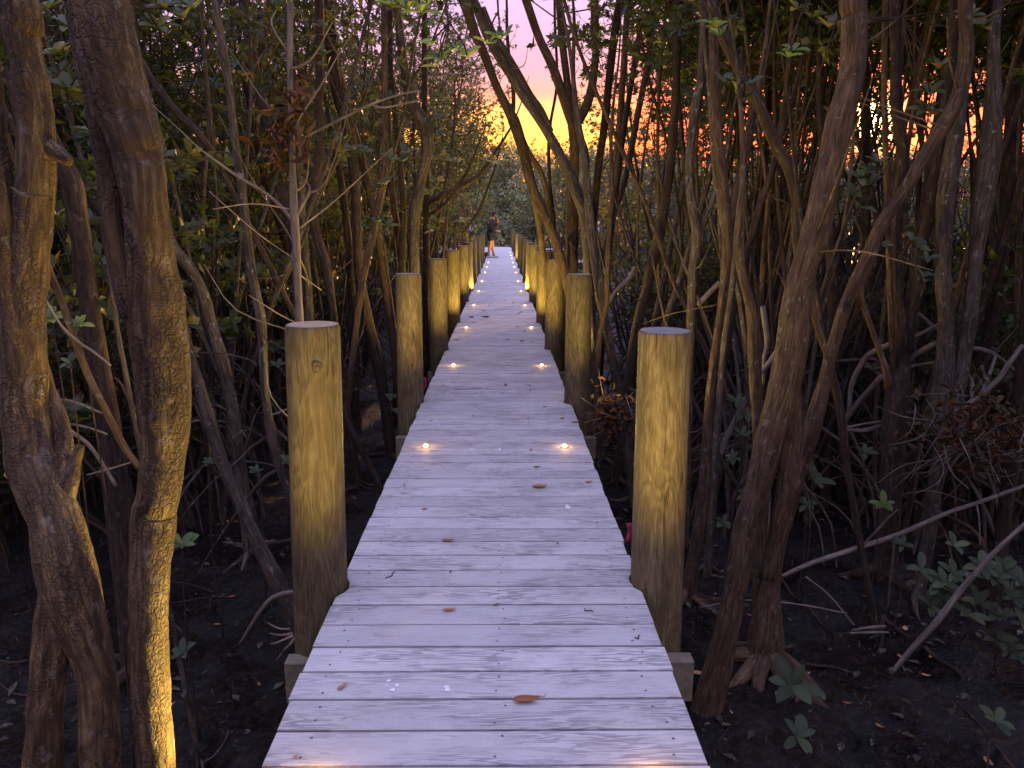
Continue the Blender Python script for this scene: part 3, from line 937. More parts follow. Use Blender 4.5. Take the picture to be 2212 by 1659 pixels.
def traced(label, d, pts, mat='bark_brown', limbs=(), base=True, top=5.2, crown=True, sides=12, n=5, flare=True, disp=None, cdir=(0, 0), cscale=1.0, group=None, twigs=0, ctop=None):
    rr = random.Random(hash(label) % 1000 if False else sum(map(ord, label)))
    P = sorted(pts, key=lambda p: -p[1])
    W = world_pts(P, d)
    p0, p1 = Vector(W[0][:3]), Vector(W[1][:3])
    if base:
        g = gz(p0.x, p0.y) - 0.12
        if p0.z > g + 0.05:
            dr = (p0 - p1); dr.normalize()
            h = p0.z - g
            k = min(0.45, abs(dr.x / max(.2, -dr.z))) * math.copysign(1, dr.x) if dr.z < 0 else 0
            W = [(p0.x + k * h, p0.y, g, W[0][3] * 1.3), (p0.x + k * h * .55, p0.y, g + h * .45, W[0][3] * 1.08)] + W
    tip = Vector(W[-1][:3])
    if top and P[-1][1] <= 30 and tip.z < top:
        a, b = Vector(W[-2][:3]), tip
        dr = (b - a).normalized()
        h = top - tip.z
        r = W[-1][3]
        k = 4
        for i in range(k):
            dr = (dr + Vector((cdir[0] * .2, cdir[1] * .2, .15)) + rvec(rr) * .08).normalized()
            tip = tip + dr * (h / k) / max(.4, dr.z)
            W.append((*tip, r * (1 - .18 * (i + 1))))
    if P[-1][1] > 30:
        dr = (tip - Vector(W[-2][:3])).normalized(); r = W[-1][3]
        for i in range(5):
            dr = (dr + rvec(rr) * .12 + Vector((0, 0, .08))).normalized()
            tip = tip + dr * rr.uniform(.3, .5)
            W.append((*tip, max(.003, r * (1 - .2 * (i + 1)))))
    root = empty('mangrove_tree', (W[0][0], W[0][1], W[0][2]), label, 'tree', group)
    o3 = Vector(W[0][:3])
    mb = MB()
    loc = lambda L: [(x - o3.x, y - o3.y, z - o3.z, r) for x, y, z, r in L]
    sd = rr.random()
    tube(mb, loc(W), sides, n, disp, rr.uniform(.3, .7), sd)
    for lb in limbs:
        Lw = world_pts(lb, d)
        near = lambda q: min((Vector(q[:3]) - Vector(w[:3])).length for w in catmull(W, 3))
        if near(Lw[0]) > near(Lw[-1]): Lw = Lw[::-1]
        if sides <= 20 and near(Lw[-1]) > .12:
            a, b = Vector(Lw[-2][:3]), Vector(Lw[-1][:3])
            dr = (b - a).normalized(); r = Lw[-1][3]
            for i in range(3):
                dr = (dr + rvec(rr) * .15 + Vector((0, 0, .05))).normalized(); b = b + dr * (.12 + 8 * r)
                Lw.append((*b, max(.0015, r * (.7 - .25 * i))))
        tube(mb, loc(Lw), max(6, sides // 2), max(3, n // 2), disp if sides > 20 else None, rr.uniform(.3, .7), rr.random())
    if base and flare and W[0][2] < -0.9 and W[0][3] > .012 and d < 8.5:
        for k in range(6):
            a = rr.random() * 2 * PI; rr0 = W[0][3]; L = rr.uniform(.12, .32) + rr0 * 1.6
            q = [(o3.x, o3.y, o3.z + .1 + rr.uniform(.02, .13), rr0 * .5)]
            for f in (.35, .7, 1.0):
                x_, y_ = o3.x + math.cos(a) * L * f + rr.uniform(-.03, .03), o3.y + math.sin(a) * L * f + rr.uniform(-.03, .03)
                q.append((x_, y_, gz(x_, y_) + rr0 * (.5 - .7 * f), rr0 * (.5 - .36 * f)))
            tube(mb, loc(q), 7, 4, None, rr.random(), rr.random())
    # fine side twigs
    S = catmull(W, 4)
    for _ in range(twigs):
        s = S[rr.randrange(len(S))]
        if s[2] < -0.5: continue
        p = Vector(s[:3])
        dv = (rvec(rr) + Vector((0, -.1, .3))).normalized()
        L = rr.uniform(.2, .7)
        q = p + dv * L * .5 + rvec(rr) * .05
        e = p + dv * L + rvec(rr) * .1 + Vector((0, 0, .06))
        tube(mb, loc([(*p, .006), (*q, .0045), (*e, .0025)]), 4, 3, None, .9, rr.random())
    mb.build('trunk', M[mat], root)
    if crown:
        c = tip if ctop is None else Vector(ctop)
        k = rr.randrange(3)
        for nm, me in (('crown', CROWN[k]), ('twigs', TWIGS[k])):
            o = bpy.data.objects.new(nm, me); COL.objects.link(o); o.parent = root
            o.location = c - o3 + Vector((cdir[0], cdir[1], 0.2)); o.scale = [cscale] * 3
            o.rotation_euler = (0, 0, rr.random() * 6)
    placed.append((W[0][0], W[0][1]))
    return root, o3


FL = rough_disp(.0065)
FR = rough_disp(.007, 24, 7)
# --- left foreground
r_, o_ = traced('thick flaky trunk at the far left edge splitting into two legs', 1.56,
       [(35, -40, 70, 1.78), (45, 60, 68, 1.78), (58, 133, 66, 1.78), (70, 200, 69, 1.78), (77, 267, 72, 1.78), (76, 400, 77, 1.78), (62, 553, 82, 1.78), (50, 680, 84, 1.77), (52, 783, 84, 1.76), (55, 883, 92, 1.74), (65, 949, 92, 1.72), (78, 1016, 97, 1.69), (118, 1118, 102, 1.63), (135, 1194, 114, 1.59), (152, 1271, 118, 1.57), (182, 1370, 98, 1.56), (208, 1465, 80, 1.56), (221, 1659, 84, 1.56)],
       'bark_flaky',
       [[(140, 1240, 84), (120, 1340, 84), (102, 1465, 74), (92, 1659, 78), (88, 1900, 84)],
        [(-14, 120, 22, 1.76), (3, 330, 30, 1.76), (8, 450, 44, 1.75), (16, 600, 56, 1.75), (36, 760, 66, 1.74), (55, 900, 56, 1.73)],
        [(85, 740, 10, 1.8), (104, 830, 24, 1.79), (127, 905, 33, 1.76), (139, 960, 32, 1.73), (137, 1030, 44, 1.69), (125, 1100, 50, 1.65)],
        [(174, 962, 17, 1.7), (161, 1000, 28, 1.69), (143, 1055, 46, 1.66), (128, 1110, 50, 1.64)],
        [(150, 350, 20, 1.76), (122, 330, 30, 1.77), (95, 310, 34, 1.78)],
        [(25, 405, 5, 1.72), (45, 418, 6, 1.71), (80, 423, 6, 1.71), (116, 424, 5, 1.73)]],
       top=5.0, sides=40, n=14, disp=FL, crown=True, cdir=(-.9, -.2), cscale=1.1)
traced('big flaky trunk on the left with a golden lit right side', 1.45,
       [(205, -40, 112, 1.445), (211, 0, 112, 1.445), (238, 133, 116, 1.445), (268, 240, 110, 1.455), (285, 290, 104, 1.455), (297, 333, 100, 1.465), (312, 433, 94, 1.465), (327, 553, 98, 1.490), (336, 649, 116, 1.510), (349, 783, 118, 1.530), (355, 883, 110, 1.540), (355, 949, 97, 1.550), (342, 1069, 90, 1.560), (332, 1118, 95, 1.570), (323, 1271, 86, 1.553), (323, 1465, 84, 1.563), (339, 1659, 76, 1.573)],
       'bark_flaky',
       [[(150, -40, 40, 1.465), (178, 110, 44, 1.465), (203, 220, 42, 1.465), (222, 320, 42, 1.465), (240, 420, 50, 1.465), (262, 550, 64, 1.490), (300, 680, 80, 1.510)],
        [(228, 408, 5), (240, 404, 6), (250, 400, 5)]],
       top=5.0, sides=44, n=14, disp=FL, crown=True, cdir=(-.7, -.3), cscale=1.1)
# --- left middle
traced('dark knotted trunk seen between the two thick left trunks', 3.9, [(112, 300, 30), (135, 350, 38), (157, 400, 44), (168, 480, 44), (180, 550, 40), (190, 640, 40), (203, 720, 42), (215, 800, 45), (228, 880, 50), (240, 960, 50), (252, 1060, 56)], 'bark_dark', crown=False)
traced('thin upright stem just left of the big golden lit trunk', 3.0, [(222, 420, 8), (228, 480, 10), (235, 560, 10), (250, 690, 11), (270, 800, 11), (283, 870, 12), (300, 960, 10)], 'bark_grey', [[(247, 815, 4), (262, 830, 5), (284, 875, 6)], [(306, 825, 4), (298, 870, 5), (288, 885, 6)]], crown=False, sides=8)
traced('slanting brown stem leaning against the big golden lit trunk', 2.7, [(100, 560, 12), (122, 620, 14), (150, 700, 16), (190, 810, 16), (240, 910, 16), (268, 965, 15), (300, 1010, 13)], 'bark_brown', crown=False, sides=8, base=False)
traced('crooked grey trunk leaning right behind the big golden lit trunk', 5.4, [(345, 450, 30), (370, 530, 28), (410, 580, 25), (440, 640, 26), (455, 700, 26), (480, 780, 28), (500, 870, 26), (508, 930, 28)], 'bark_grey', [[(392, 640, 13), (420, 690, 16), (450, 750, 17), (480, 815, 17), (500, 880, 18)]], crown=False, top=4)
traced('bare slanting trunk falling to the right beside the nearest left post', 3.9, [(408, 740, 14), (418, 790, 20), (430, 830, 24), (450, 900, 26), (480, 1000, 27), (520, 1090, 28), (560, 1180, 31), (590, 1240, 36)], 'bark_grey', crown=False, base=True, flare=False)
traced('slender pale trunk with forked foot left of the nearest left post', 4.4, [(462, -30, 18), (465, 0, 18), (475, 70, 17), (488, 140, 17), (499, 220, 16), (506, 290, 16), (513, 350, 17), (521, 400, 18), (533, 500, 19), (540, 560, 19), (550, 620, 20), (562, 680, 22), (567, 740, 20), (569, 790, 19), (573, 850, 17), (580, 900, 18), (587, 935, 24), (597, 990, 18), (610, 1030, 17), (624, 1065, 16)],
       'bark_grey', [[(588, 938, 10), (560, 955, 8), (540, 970, 8), (524, 988, 7)], [(588, 930, 10), (604, 935, 8), (622, 952, 7)], [(606, 1012, 10), (575, 1030, 10), (548, 1060, 9), (530, 1085, 8)], [(555, 790, 5), (540, 778, 4), (490, 765, 4), (450, 762, 3), (412, 764, 3)], [(575, 860, 4), (550, 900, 4), (535, 955, 4)], [(566, 735, 6), (590, 740, 4), (615, 755, 4)], [(514, 340, 6), (490, 330, 5), (465, 330, 4), (440, 345, 4), (400, 355, 3), (355, 362, 3)]], twigs=10, cdir=(-.5, .3))
# sapling with dead leaves
r_, o_ = traced('slim honey coloured sapling rising behind the nearest left post', 4.2, [(620, -30, 13), (627, 30, 13), (626, 150, 12), (629, 250, 12), (631, 330, 13), (633, 400, 15), (636, 470, 18), (640, 530, 17), (643, 600, 16), (647, 690, 17), (649, 760, 17)], 'bark_pale',
       [[(632, 476, 10), (610, 450, 9), (590, 430, 8), (560, 408, 8), (520, 385, 7), (470, 350, 6), (430, 320, 4)], [(640, 470, 8), (655, 440, 7), (668, 415, 7), (667, 400, 5), (654, 385, 4)], [(668, 416, 5), (690, 408, 4), (704, 390, 4), (710, 375, 3)], [(628, 330, 5), (605, 280, 4), (580, 230, 4), (560, 205, 3)], [(627, 300, 5), (650, 250, 4), (690, 190, 4), (730, 120, 3)], [(640, 540, 5), (620, 500, 4), (590, 455, 4), (566, 420, 3)]], twigs=16, cdir=(-.3, .2), cscale=.8)
mb = MB(); rr = random.Random(4)
for _ in range(150):
    c = at(rr.gauss(618, 26), rr.gauss(255, 52), 4.2 + rr.uniform(-.15, .15)) - o_
    dd = (rvec(rr) + Vector((0, 0, -.8))).normalized()
    L = rr.uniform(.05, .1)
    leaf(mb, c, dd, rvec(rr), L, L * .4, .5, .25, rr.random())
tag(mb.build('dead_leaves', M['leaf_dead'], r_), 'cluster of hanging rust brown dead leaves')
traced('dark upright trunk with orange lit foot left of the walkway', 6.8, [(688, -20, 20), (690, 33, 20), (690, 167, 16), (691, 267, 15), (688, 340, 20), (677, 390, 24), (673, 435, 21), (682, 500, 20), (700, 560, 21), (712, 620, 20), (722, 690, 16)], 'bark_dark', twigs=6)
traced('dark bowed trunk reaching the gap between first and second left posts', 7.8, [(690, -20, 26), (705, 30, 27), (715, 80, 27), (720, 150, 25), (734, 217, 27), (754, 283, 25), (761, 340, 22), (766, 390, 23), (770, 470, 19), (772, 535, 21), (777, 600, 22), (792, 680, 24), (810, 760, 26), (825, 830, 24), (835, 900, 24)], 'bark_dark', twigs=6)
traced('thin reddish stem curving down left in front of dark trunks', 6.2, [(830, -20, 13), (830, 70, 14), (831, 200, 13), (832, 300, 13), (833, 350, 13), (824, 405, 14), (812, 470, 14), (798, 535, 15), (785, 600, 14), (775, 660, 13), (768, 720, 13)], 'bark_brown', twigs=5, crown=False)
traced('prominent elbow bent grey trunk behind the second left post', 8.3, [(853, -20, 16), (857, 15, 16), (865, 85, 19), (874, 150, 20), (880, 183, 22), (892, 225, 26), (910, 258, 30), (922, 285, 30), (921, 335, 25), (910, 385, 23), (900, 435, 26), (895, 485, 22), (894, 540, 22), (896, 610, 24)], 'bark_grey', [[(882, 190, 8), (905, 150, 7), (925, 110, 6), (945, 60, 5)]], twigs=4)
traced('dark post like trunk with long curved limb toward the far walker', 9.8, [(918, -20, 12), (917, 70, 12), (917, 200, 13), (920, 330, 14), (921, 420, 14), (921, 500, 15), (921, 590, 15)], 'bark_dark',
       [[(924, 440, 14), (950, 425, 12), (985, 408, 12), (1015, 392, 11), (1035, 378, 10), (1055, 350, 9), (1075, 320, 7), (1098, 285, 5)], [(926, 468, 12), (945, 455, 10), (965, 438, 9), (985, 410, 8)], [(1000, 505, 6), (1018, 480, 7), (1035, 455, 7), (1048, 420, 6), (1065, 375, 5)]], twigs=6)
for k, (lab, d, pts, mt) in enumerate([
    ('straight grey trunk left of the honey coloured sapling', 8.2, [(520, -20, 20), (545, 120, 20), (575, 260, 22), (600, 380, 22), (630, 500, 24), (655, 600, 24), (668, 700, 26)], 'bark_grey'),
    ('grey brown trunk just right of the honey coloured sapling', 7.6, [(640, 290, 16), (647, 400, 18), (652, 480, 19), (658, 560, 21), (667, 690, 25)], 'bark_grey'),
    ('dim trunk fanning right above the nearest left post', 8.6, [(560, 330, 16), (590, 430, 18), (618, 520, 18), (640, 600, 18), (655, 700, 20)], 'bark_dark'),
    ('thin dark trunk between the sapling and the bowed trunk', 9.0, [(735, 380, 14), (748, 480, 16), (756, 560, 17), (760, 660, 17), (764, 760, 18)], 'bark_dark'),
    ('dusky trunk left of the second left post', 8.8, [(790, 380, 18), (812, 470, 19), (826, 560, 20), (840, 660, 20), (856, 780, 21), (866, 860, 22)], 'bark_brown'),
    ('thin upright trunk leaning over the second left post', 9.4, [(842, 330, 13), (848, 420, 14), (862, 520, 14), (872, 600, 15)], 'bark_brown'),
    ('slim dark stem high above the second left post', 9.2, [(845, -20, 14), (842, 90, 13), (845, 180, 13), (858, 290, 11), (866, 370, 12), (872, 460, 14), (868, 560, 14)], 'bark_dark'),
    ('dark leaning branch stem high in the left thicket', 6.0, [(290, 110, 16), (340, 190, 16), (390, 250, 16), (430, 290, 15), (470, 350, 12), (520, 450, 12)], 'bark_dark'),
]):
    traced(lab, d, pts, mt, crown=(pts[0][1] < 0), twigs=6)

# --- right middle
traced('left trunk of the slanting group over the right posts, golden footed', 8.3, [(992, -20, 27), (1003, 0, 26), (1024, 67, 21), (1046, 117, 20), (1071, 183, 18), (1099, 240, 21), (1112, 267, 26), (1132, 333, 23), (1148, 400, 22), (1166, 440, 21), (1185, 483, 20), (1204, 535, 21), (1219, 590, 23)], 'bark_brown', [[(1146, 390, 16, 8.5), (1156, 440, 14, 9.2), (1165, 490, 14, 9.8), (1173, 545, 15, 10.25), (1180, 590, 15, 10.4), (1188, 680, 16, 10.45), (1193, 760, 17, 10.5)], [(1108, 260, 9), (1109, 200, 9), (1100, 130, 8), (1095, 60, 7)], [(1120, 280, 14), (1142, 330, 12), (1165, 365, 12), (1180, 410, 12), (1186, 470, 13), (1205, 530, 14)]], cdir=(-.4, .3), twigs=4)
traced('twin slanting trunk crossing the sunset over the right posts', 7.6, [(1010, -20, 20), (1030, 17, 20), (1050, 70, 20), (1075, 117, 21), (1102, 160, 20), (1130, 207, 20), (1162, 253, 20), (1187, 293, 21), (1212, 340, 23), (1232, 377, 24), (1246, 417, 26), (1260, 460, 23), (1268, 533, 21), (1272, 600, 22)], 'bark_grey', [[(1042, 17, 15), (1063, 67, 15), (1090, 110, 15), (1119, 160, 17), (1145, 207, 17), (1169, 240, 16), (1190, 285, 14)]], cdir=(-.4, .3), twigs=3)
traced('forked trunk spreading into three limbs against the yellow sky', 8.9, [(1131, -20, 18), (1142, 17, 18), (1165, 83, 18), (1192, 140, 20), (1212, 195, 21), (1227, 240, 22), (1238, 270, 24), (1240, 300, 22), (1241, 340, 22), (1237, 400, 26), (1237, 467, 29), (1235, 533, 29), (1233, 600, 30)], 'bark_brown', [[(1207, -20, 15), (1214, 83, 16), (1224, 167, 16), (1232, 230, 16), (1238, 280, 16)], [(1284, -20, 17), (1285, 50, 18), (1287, 110, 16), (1279, 185, 19), (1265, 233, 21), (1248, 265, 20), (1240, 300, 18)]], cdir=(.2, .3), twigs=4)
traced('dark stem right of the forked trunk bending toward the second right post', 8.3, [(1244, 230, 12), (1254, 295, 15), (1264, 333, 17), (1266, 400, 16), (1268, 470, 17), (1275, 540, 20), (1287, 600, 22), (1303, 680, 18)], 'bark_brown', crown=False)
traced('straight dark trunk leaning right beyond the second right post', 9.2, [(1342, -20, 18), (1332, 50, 18), (1324, 100, 18), (1313, 200, 17), (1304, 283, 17), (1294, 350, 17), (1287, 417, 17), (1282, 483, 16), (1276, 560, 17)], 'bark_dark', cdir=(.3, .2), twigs=5)
for k, (lab, d, pts, mt) in enumerate([
    ('thin dark stem crossing the orange sky right of the forked trunk', 10.5, [(1395, -20, 12), (1380, 80, 12), (1362, 190, 12), (1345, 300, 13), (1335, 380, 13), (1322, 470, 12), (1315, 560, 12)], 'bark_dark'),
    ('slim twin stem in the right middle distance', 11.0, [(1358, -20, 14), (1350, 100, 14), (1342, 220, 14), (1333, 330, 14), (1330, 420, 14), (1318, 520, 14)], 'bark_brown'),
    ('leaning grey stem between forked trunk and tall straight trunk', 11.5, [(1420, -20, 13), (1402, 120, 13), (1375, 260, 14), (1352, 380, 14), (1325, 470, 13), (1300, 560, 14)], 'bark_grey'),
    ('slender dark stem silhouetted on the yellow sky at centre', 10.2, [(1199, 60, 6), (1203, 180, 6), (1186, 290, 7), (1188, 400, 8), (1196, 470, 9), (1200, 560, 9)], 'bark_dark'),
]):
    traced(lab, d, pts, mt, crown=(pts[0][1] < 0), twigs=6, cscale=.8)
traced('tall straight dark trunk sloping down to the left behind nearest right post', 6.9, [(1466, -20, 17), (1464, 33, 17), (1461, 167, 17), (1455, 283, 18), (1447, 367, 20), (1435, 450, 20), (1424, 510, 22), (1410, 562, 24), (1396, 629, 22), (1381, 682, 22), (1364, 776, 22), (1356, 842, 22)], 'bark_dark', twigs=3)
traced('thin golden stem right of the second right post', 5.9, [(1322, 400, 10), (1318, 469, 10), (1313, 576, 10), (1310, 656, 10), (1298, 709, 12), (1290, 789, 14), (1286, 869, 16)], 'bark_brown', crown=False)
traced('grey trunk curving behind the second right post to lower right', 6.3, [(1275, 480, 20), (1290, 590, 22), (1302, 670, 18), (1315, 725, 17), (1328, 795, 18), (1342, 870, 20), (1350, 930, 22)], 'bark_grey', crown=False)
traced('mauve grey forked trunk rising behind the nearest right post', 5.4, [(1524, -20, 17), (1520, 67, 17), (1515, 167, 19), (1500, 250, 20), (1492, 317, 20), (1490, 383, 20), (1497, 450, 21), (1505, 500, 23), (1503, 540, 21), (1498, 576, 20), (1494, 656, 20), (1492, 704, 20), (1490, 770, 20)], 'bark_grey', [[(1505, 515, 14), (1516, 490, 14), (1535, 450, 13), (1552, 390, 12), (1570, 330, 9)]], twigs=6, sides=14, disp=FR, n=6)
traced('orange lit stem pair right of the nearest right post', 4.6, [(1540, -20, 20), (1542, 100, 20), (1545, 200, 20), (1552, 300, 20), (1562, 400, 22), (1570, 470, 25), (1571, 533, 24), (1569, 576, 21), (1560, 656, 19), (1552, 709, 19), (1541, 789, 19), (1532, 869, 19), (1530, 920, 21), (1526, 983, 24), (1520, 1069, 27), (1508, 1150, 28)], 'bark_brown', [[(1625, 250, 16), (1610, 330, 16), (1592, 400, 16), (1578, 465, 18), (1572, 520, 18)]], sides=16, disp=FR, n=6, twigs=5)
traced('thin mauve stem just behind the orange lit stem pair', 4.95, [(1584, 600, 13), (1578, 649, 14), (1566, 733, 15), (1558, 816, 14), (1550, 916, 15), (1545, 1016, 18), (1540, 1080, 18)], 'bark_grey', crown=False, base=True)
traced('golden brown trunk joining the big fibrous trunk on the right', 3.95, [(1600, 470, 16), (1598, 550, 18), (1605, 600, 20), (1617, 642, 21), (1624, 682, 24), (1629, 740, 26), (1631, 789, 27), (1632, 840, 26), (1635, 883, 26), (1640, 950, 28), (1640, 1040, 28)], 'bark_brown', crown=False, sides=16, disp=FR, n=6)
traced('dark branch slanting across the upper right toward the big fibrous trunk', 4.3, [(1520, -30, 22), (1532, 0, 22), (1565, 83, 25), (1605, 167, 24), (1642, 233, 23), (1675, 310, 26), (1702, 357, 26), (1718, 417, 22), (1721, 480, 20), (1722, 533, 19), (1732, 600, 18)], 'bark_dark', base=False, twigs=6)
traced('big fibrous brown trunk on the right leaning to lower left', 3.4, [(1846, -30, 54), (1846, 33, 52), (1843, 133, 50), (1831, 200, 50), (1813, 267, 54), (1800, 333, 54), (1783, 400, 55), (1774, 450, 57), (1758, 517, 58), (1745, 555, 55), (1732, 600, 54), (1720, 666, 60), (1710, 750, 68), (1698, 816, 69), (1682, 883, 66), (1662, 950, 58), (1647, 1016, 55), (1634, 1069, 51), (1611, 1142, 50), (1592, 1252, 50), (1578, 1325, 51), (1557, 1417, 57), (1536, 1500, 62)], 'bark_brown',
       [[(1705, 820, 40), (1713, 883, 39), (1706, 983, 40), (1694, 1069, 40), (1672, 1170, 28), (1655, 1250, 30)], [(1752, 600, 18), (1750, 640, 17), (1760, 690, 16), (1775, 735, 16), (1788, 775, 14)], [(1810, 260, 10), (1795, 240, 9), (1780, 230, 6)], [(1700, 625, 6), (1690, 605, 4), (1675, 580, 4)]], sides=40, n=8, disp=FR, twigs=5, cdir=(.9, .3), flare=False)
traced('diagonal trunk with buttressed foot crossing the right side', 3.85, [(2087, -20, 27), (2090, 110, 28), (2072, 205, 30), (2040, 267, 30), (1995, 340, 29), (1951, 417, 28), (1905, 483, 28), (1880, 547, 30), (1863, 583, 30), (1825, 666, 28), (1795, 766, 27), (1780, 833, 30), (1757, 916, 36), (1729, 1016, 31), (1708, 1090, 28), (1682, 1178, 29), (1662, 1288, 46), (1655, 1380, 78)], 'bark_brown', [[(1858, 590, 12), (1860, 640, 12), (1872, 680, 12), (1891, 733, 12), (1911, 790, 14), (1920, 840, 16)]], sides=28, n=6, disp=FR, cdir=(.9, .4), twigs=6)
traced('thin dark pole of a trunk standing on the mud past the diagonal trunk', 4.25, [(1790, 770, 15), (1800, 816, 16), (1811, 866, 18), (1821, 933, 18), (1828, 1000, 16), (1840, 1075, 15), (1852, 1142, 15), (1866, 1215, 14), (1882, 1307, 16)], 'bark_dark', crown=False)
traced('pair of dark fused trunks in the right thicket', 4.9, [(1935, -20, 22), (1936, 100, 22), (1937, 233, 24), (1951, 333, 26), (1942, 433, 29), (1930, 520, 24), (1930, 583, 24), (1938, 650, 28), (1946, 716, 34), (1948, 783, 36), (1938, 850, 46), (1930, 950, 50), (1926, 1050, 46), (1918, 1150, 48), (1910, 1252, 52)], 'bark_dark', [[(2060, -20, 22), (2058, 100, 24), (2040, 240, 30), (2015, 383, 34), (2003, 467, 34), (1985, 540, 30), (1978, 616, 31), (1963, 690, 32), (1952, 760, 34)]], sides=20, disp=FR, n=6, cdir=(.8, .5), twigs=8)
traced('pale blotched trunk near the right edge with a spreading foot', 4.7, [(2070, 250, 30), (2053, 367, 36), (2043, 433, 35), (2038, 550, 30), (2038, 616, 32), (2043, 683, 31), (2042, 750, 34), (2039, 816, 42), (2033, 866, 47), (2028, 916, 60), (2035, 960, 40), (2018, 1069, 27), (2003, 1178, 28), (1992, 1233, 28)], 'bark_grey', [[(2162, -20, 20), (2148, 67, 22), (2146, 200, 32), (2137, 333, 46), (2118, 467, 40), (2108, 560, 28), (2100, 650, 30), (2090, 716, 32), (2080, 783, 30), (2062, 850, 36), (2040, 920, 40)]], sides=20, disp=FR, n=6, twigs=10, cdir=(.9, .5), ctop=at(2160, -60, 4.8))
traced('dim trunk at the right picture edge above the brown dead brush', 4.6, [(2235, 500, 34), (2222, 700, 34), (2205, 870, 34), (2190, 983, 31), (2178, 1050, 30), (2171, 1105, 29)], 'bark_dark', crown=False)
traced('dim slanting stem at the upper right corner', 5.6, [(2215, 60, 22), (2190, 200, 24), (2180, 330, 26), (2170, 480, 26), (2150, 640, 26), (2120, 800, 26)], 'bark_dark', crown=False, twigs=6)
for k, (lab, d, pts, mt) in enumerate([
    ('leaning grey stem behind the nearest right post', 8.0, [(1478, 400, 13), (1450, 520, 13), (1437, 590, 14), (1422, 660, 14), (1410, 720, 15)], 'bark_grey'),
    ('grey stem sloping left just above the nearest right post', 7.4, [(1515, 450, 13), (1490, 540, 15), (1465, 620, 17), (1442, 690, 18), (1428, 760, 18)], 'bark_grey'),
    ('dark slanting stem right of the orange lit stem pair', 5.8, [(1665, 380, 14), (1640, 450, 15), (1622, 520, 16), (1600, 590, 16), (1585, 660, 16), (1560, 800, 16)], 'bark_dark'),
    ('thin upright stem behind the big fibrous trunk', 6.2, [(1790, 480, 22), (1795, 560, 22), (1798, 660, 22), (1793, 760, 24), (1790, 860, 26), (1785, 950, 26), (1782, 1050, 22)], 'bark_dark'),
    ('faint upright stem in shade left of the fused trunks', 6.8, [(1870, 300, 20), (1872, 420, 20), (1870, 560, 20), (1876, 700, 20), (1880, 850, 20)], 'bark_dark'),
]):
    traced(lab, d, pts, mt, crown=False, twigs=6)


# --- branches and roots lying about
def branch(name, label, cat, strands, mat='root', group=None, sides=8):
    w = [world_pts(s, None) for s in strands]
    o3 = Vector(w[0][0][:3])
    mb = MB()
    for s in w:
        tube(mb, [(x - o3.x, y - o3.y, z - o3.z, r) for x, y, z, r in s], sides, 5, rough_disp(.0025, 30, 20), R.uniform(.6, 1), R.random())
    o = mb.build(name, M[mat], None, True, o3)
    return tag(o, label, cat, group)


branch('fallen_branch', 'long pale fallen branch sloping up to the right over the mud', 'branch', [[(1690, 1245, 8, 4.2), (1720, 1230, 9, 4.2), (1768, 1211, 11, 4.25), (1845, 1186, 12, 4.3), (1925, 1160, 10, 4.4), (1988, 1134, 10, 4.4), (2054, 1105, 10, 4.4), (2109, 1087, 9, 4.4), (2230, 1043, 8, 4.4)], [(1860, 1183, 5, 4.3), (1890, 1150, 5, 4.25), (1920, 1118, 4, 4.2), (1940, 1100, 3, 4.2)], [(2109, 1087, 5, 4.4), (2115, 1120, 4, 4.35), (2117, 1180, 3, 4.3)]])
branch('fallen_branch', 'knobbly fallen branch rising to the right picture edge at the lower right', 'branch', [[(1925, 1455, 9, 3.5), (1973, 1398, 12, 3.45), (2020, 1347, 14, 3.4), (2065, 1288, 13, 3.4), (2105, 1241, 12, 3.35), (2164, 1178, 11, 3.3), (2240, 1110, 10, 3.25)], [(2092, 1255, 7, 3.38), (2088, 1238, 5, 3.38)]])
branch('fallen_branch', 'upper of two thin pale sticks lying on the mud at lower right', 'stick', [[(1840, 1362, 5, 4.05), (1875, 1356, 6, 4.05), (1912, 1353, 6, 4.05)]])
branch('fallen_branch', 'lower of two thin pale sticks lying on the mud at lower right', 'stick', [[(1835, 1368, 5, 4.0), (1880, 1366, 6, 4.0), (1920, 1366, 5, 4.0)]])
branch('fallen_branch', 'straight thin grey stick lying across the mud near the buttressed foot', 'stick', [[(1510, 1312, 3, 4.1), (1610, 1297, 4, 4.1), (1720, 1305, 4, 4.1), (1830, 1325, 3, 4.05)]])
branch('fallen_branch', 'short grey stick slanting down to the two thin pale sticks', 'stick', [[(1740, 1245, 4, 4.3), (1790, 1285, 4, 4.2), (1845, 1350, 4, 4.05)]])
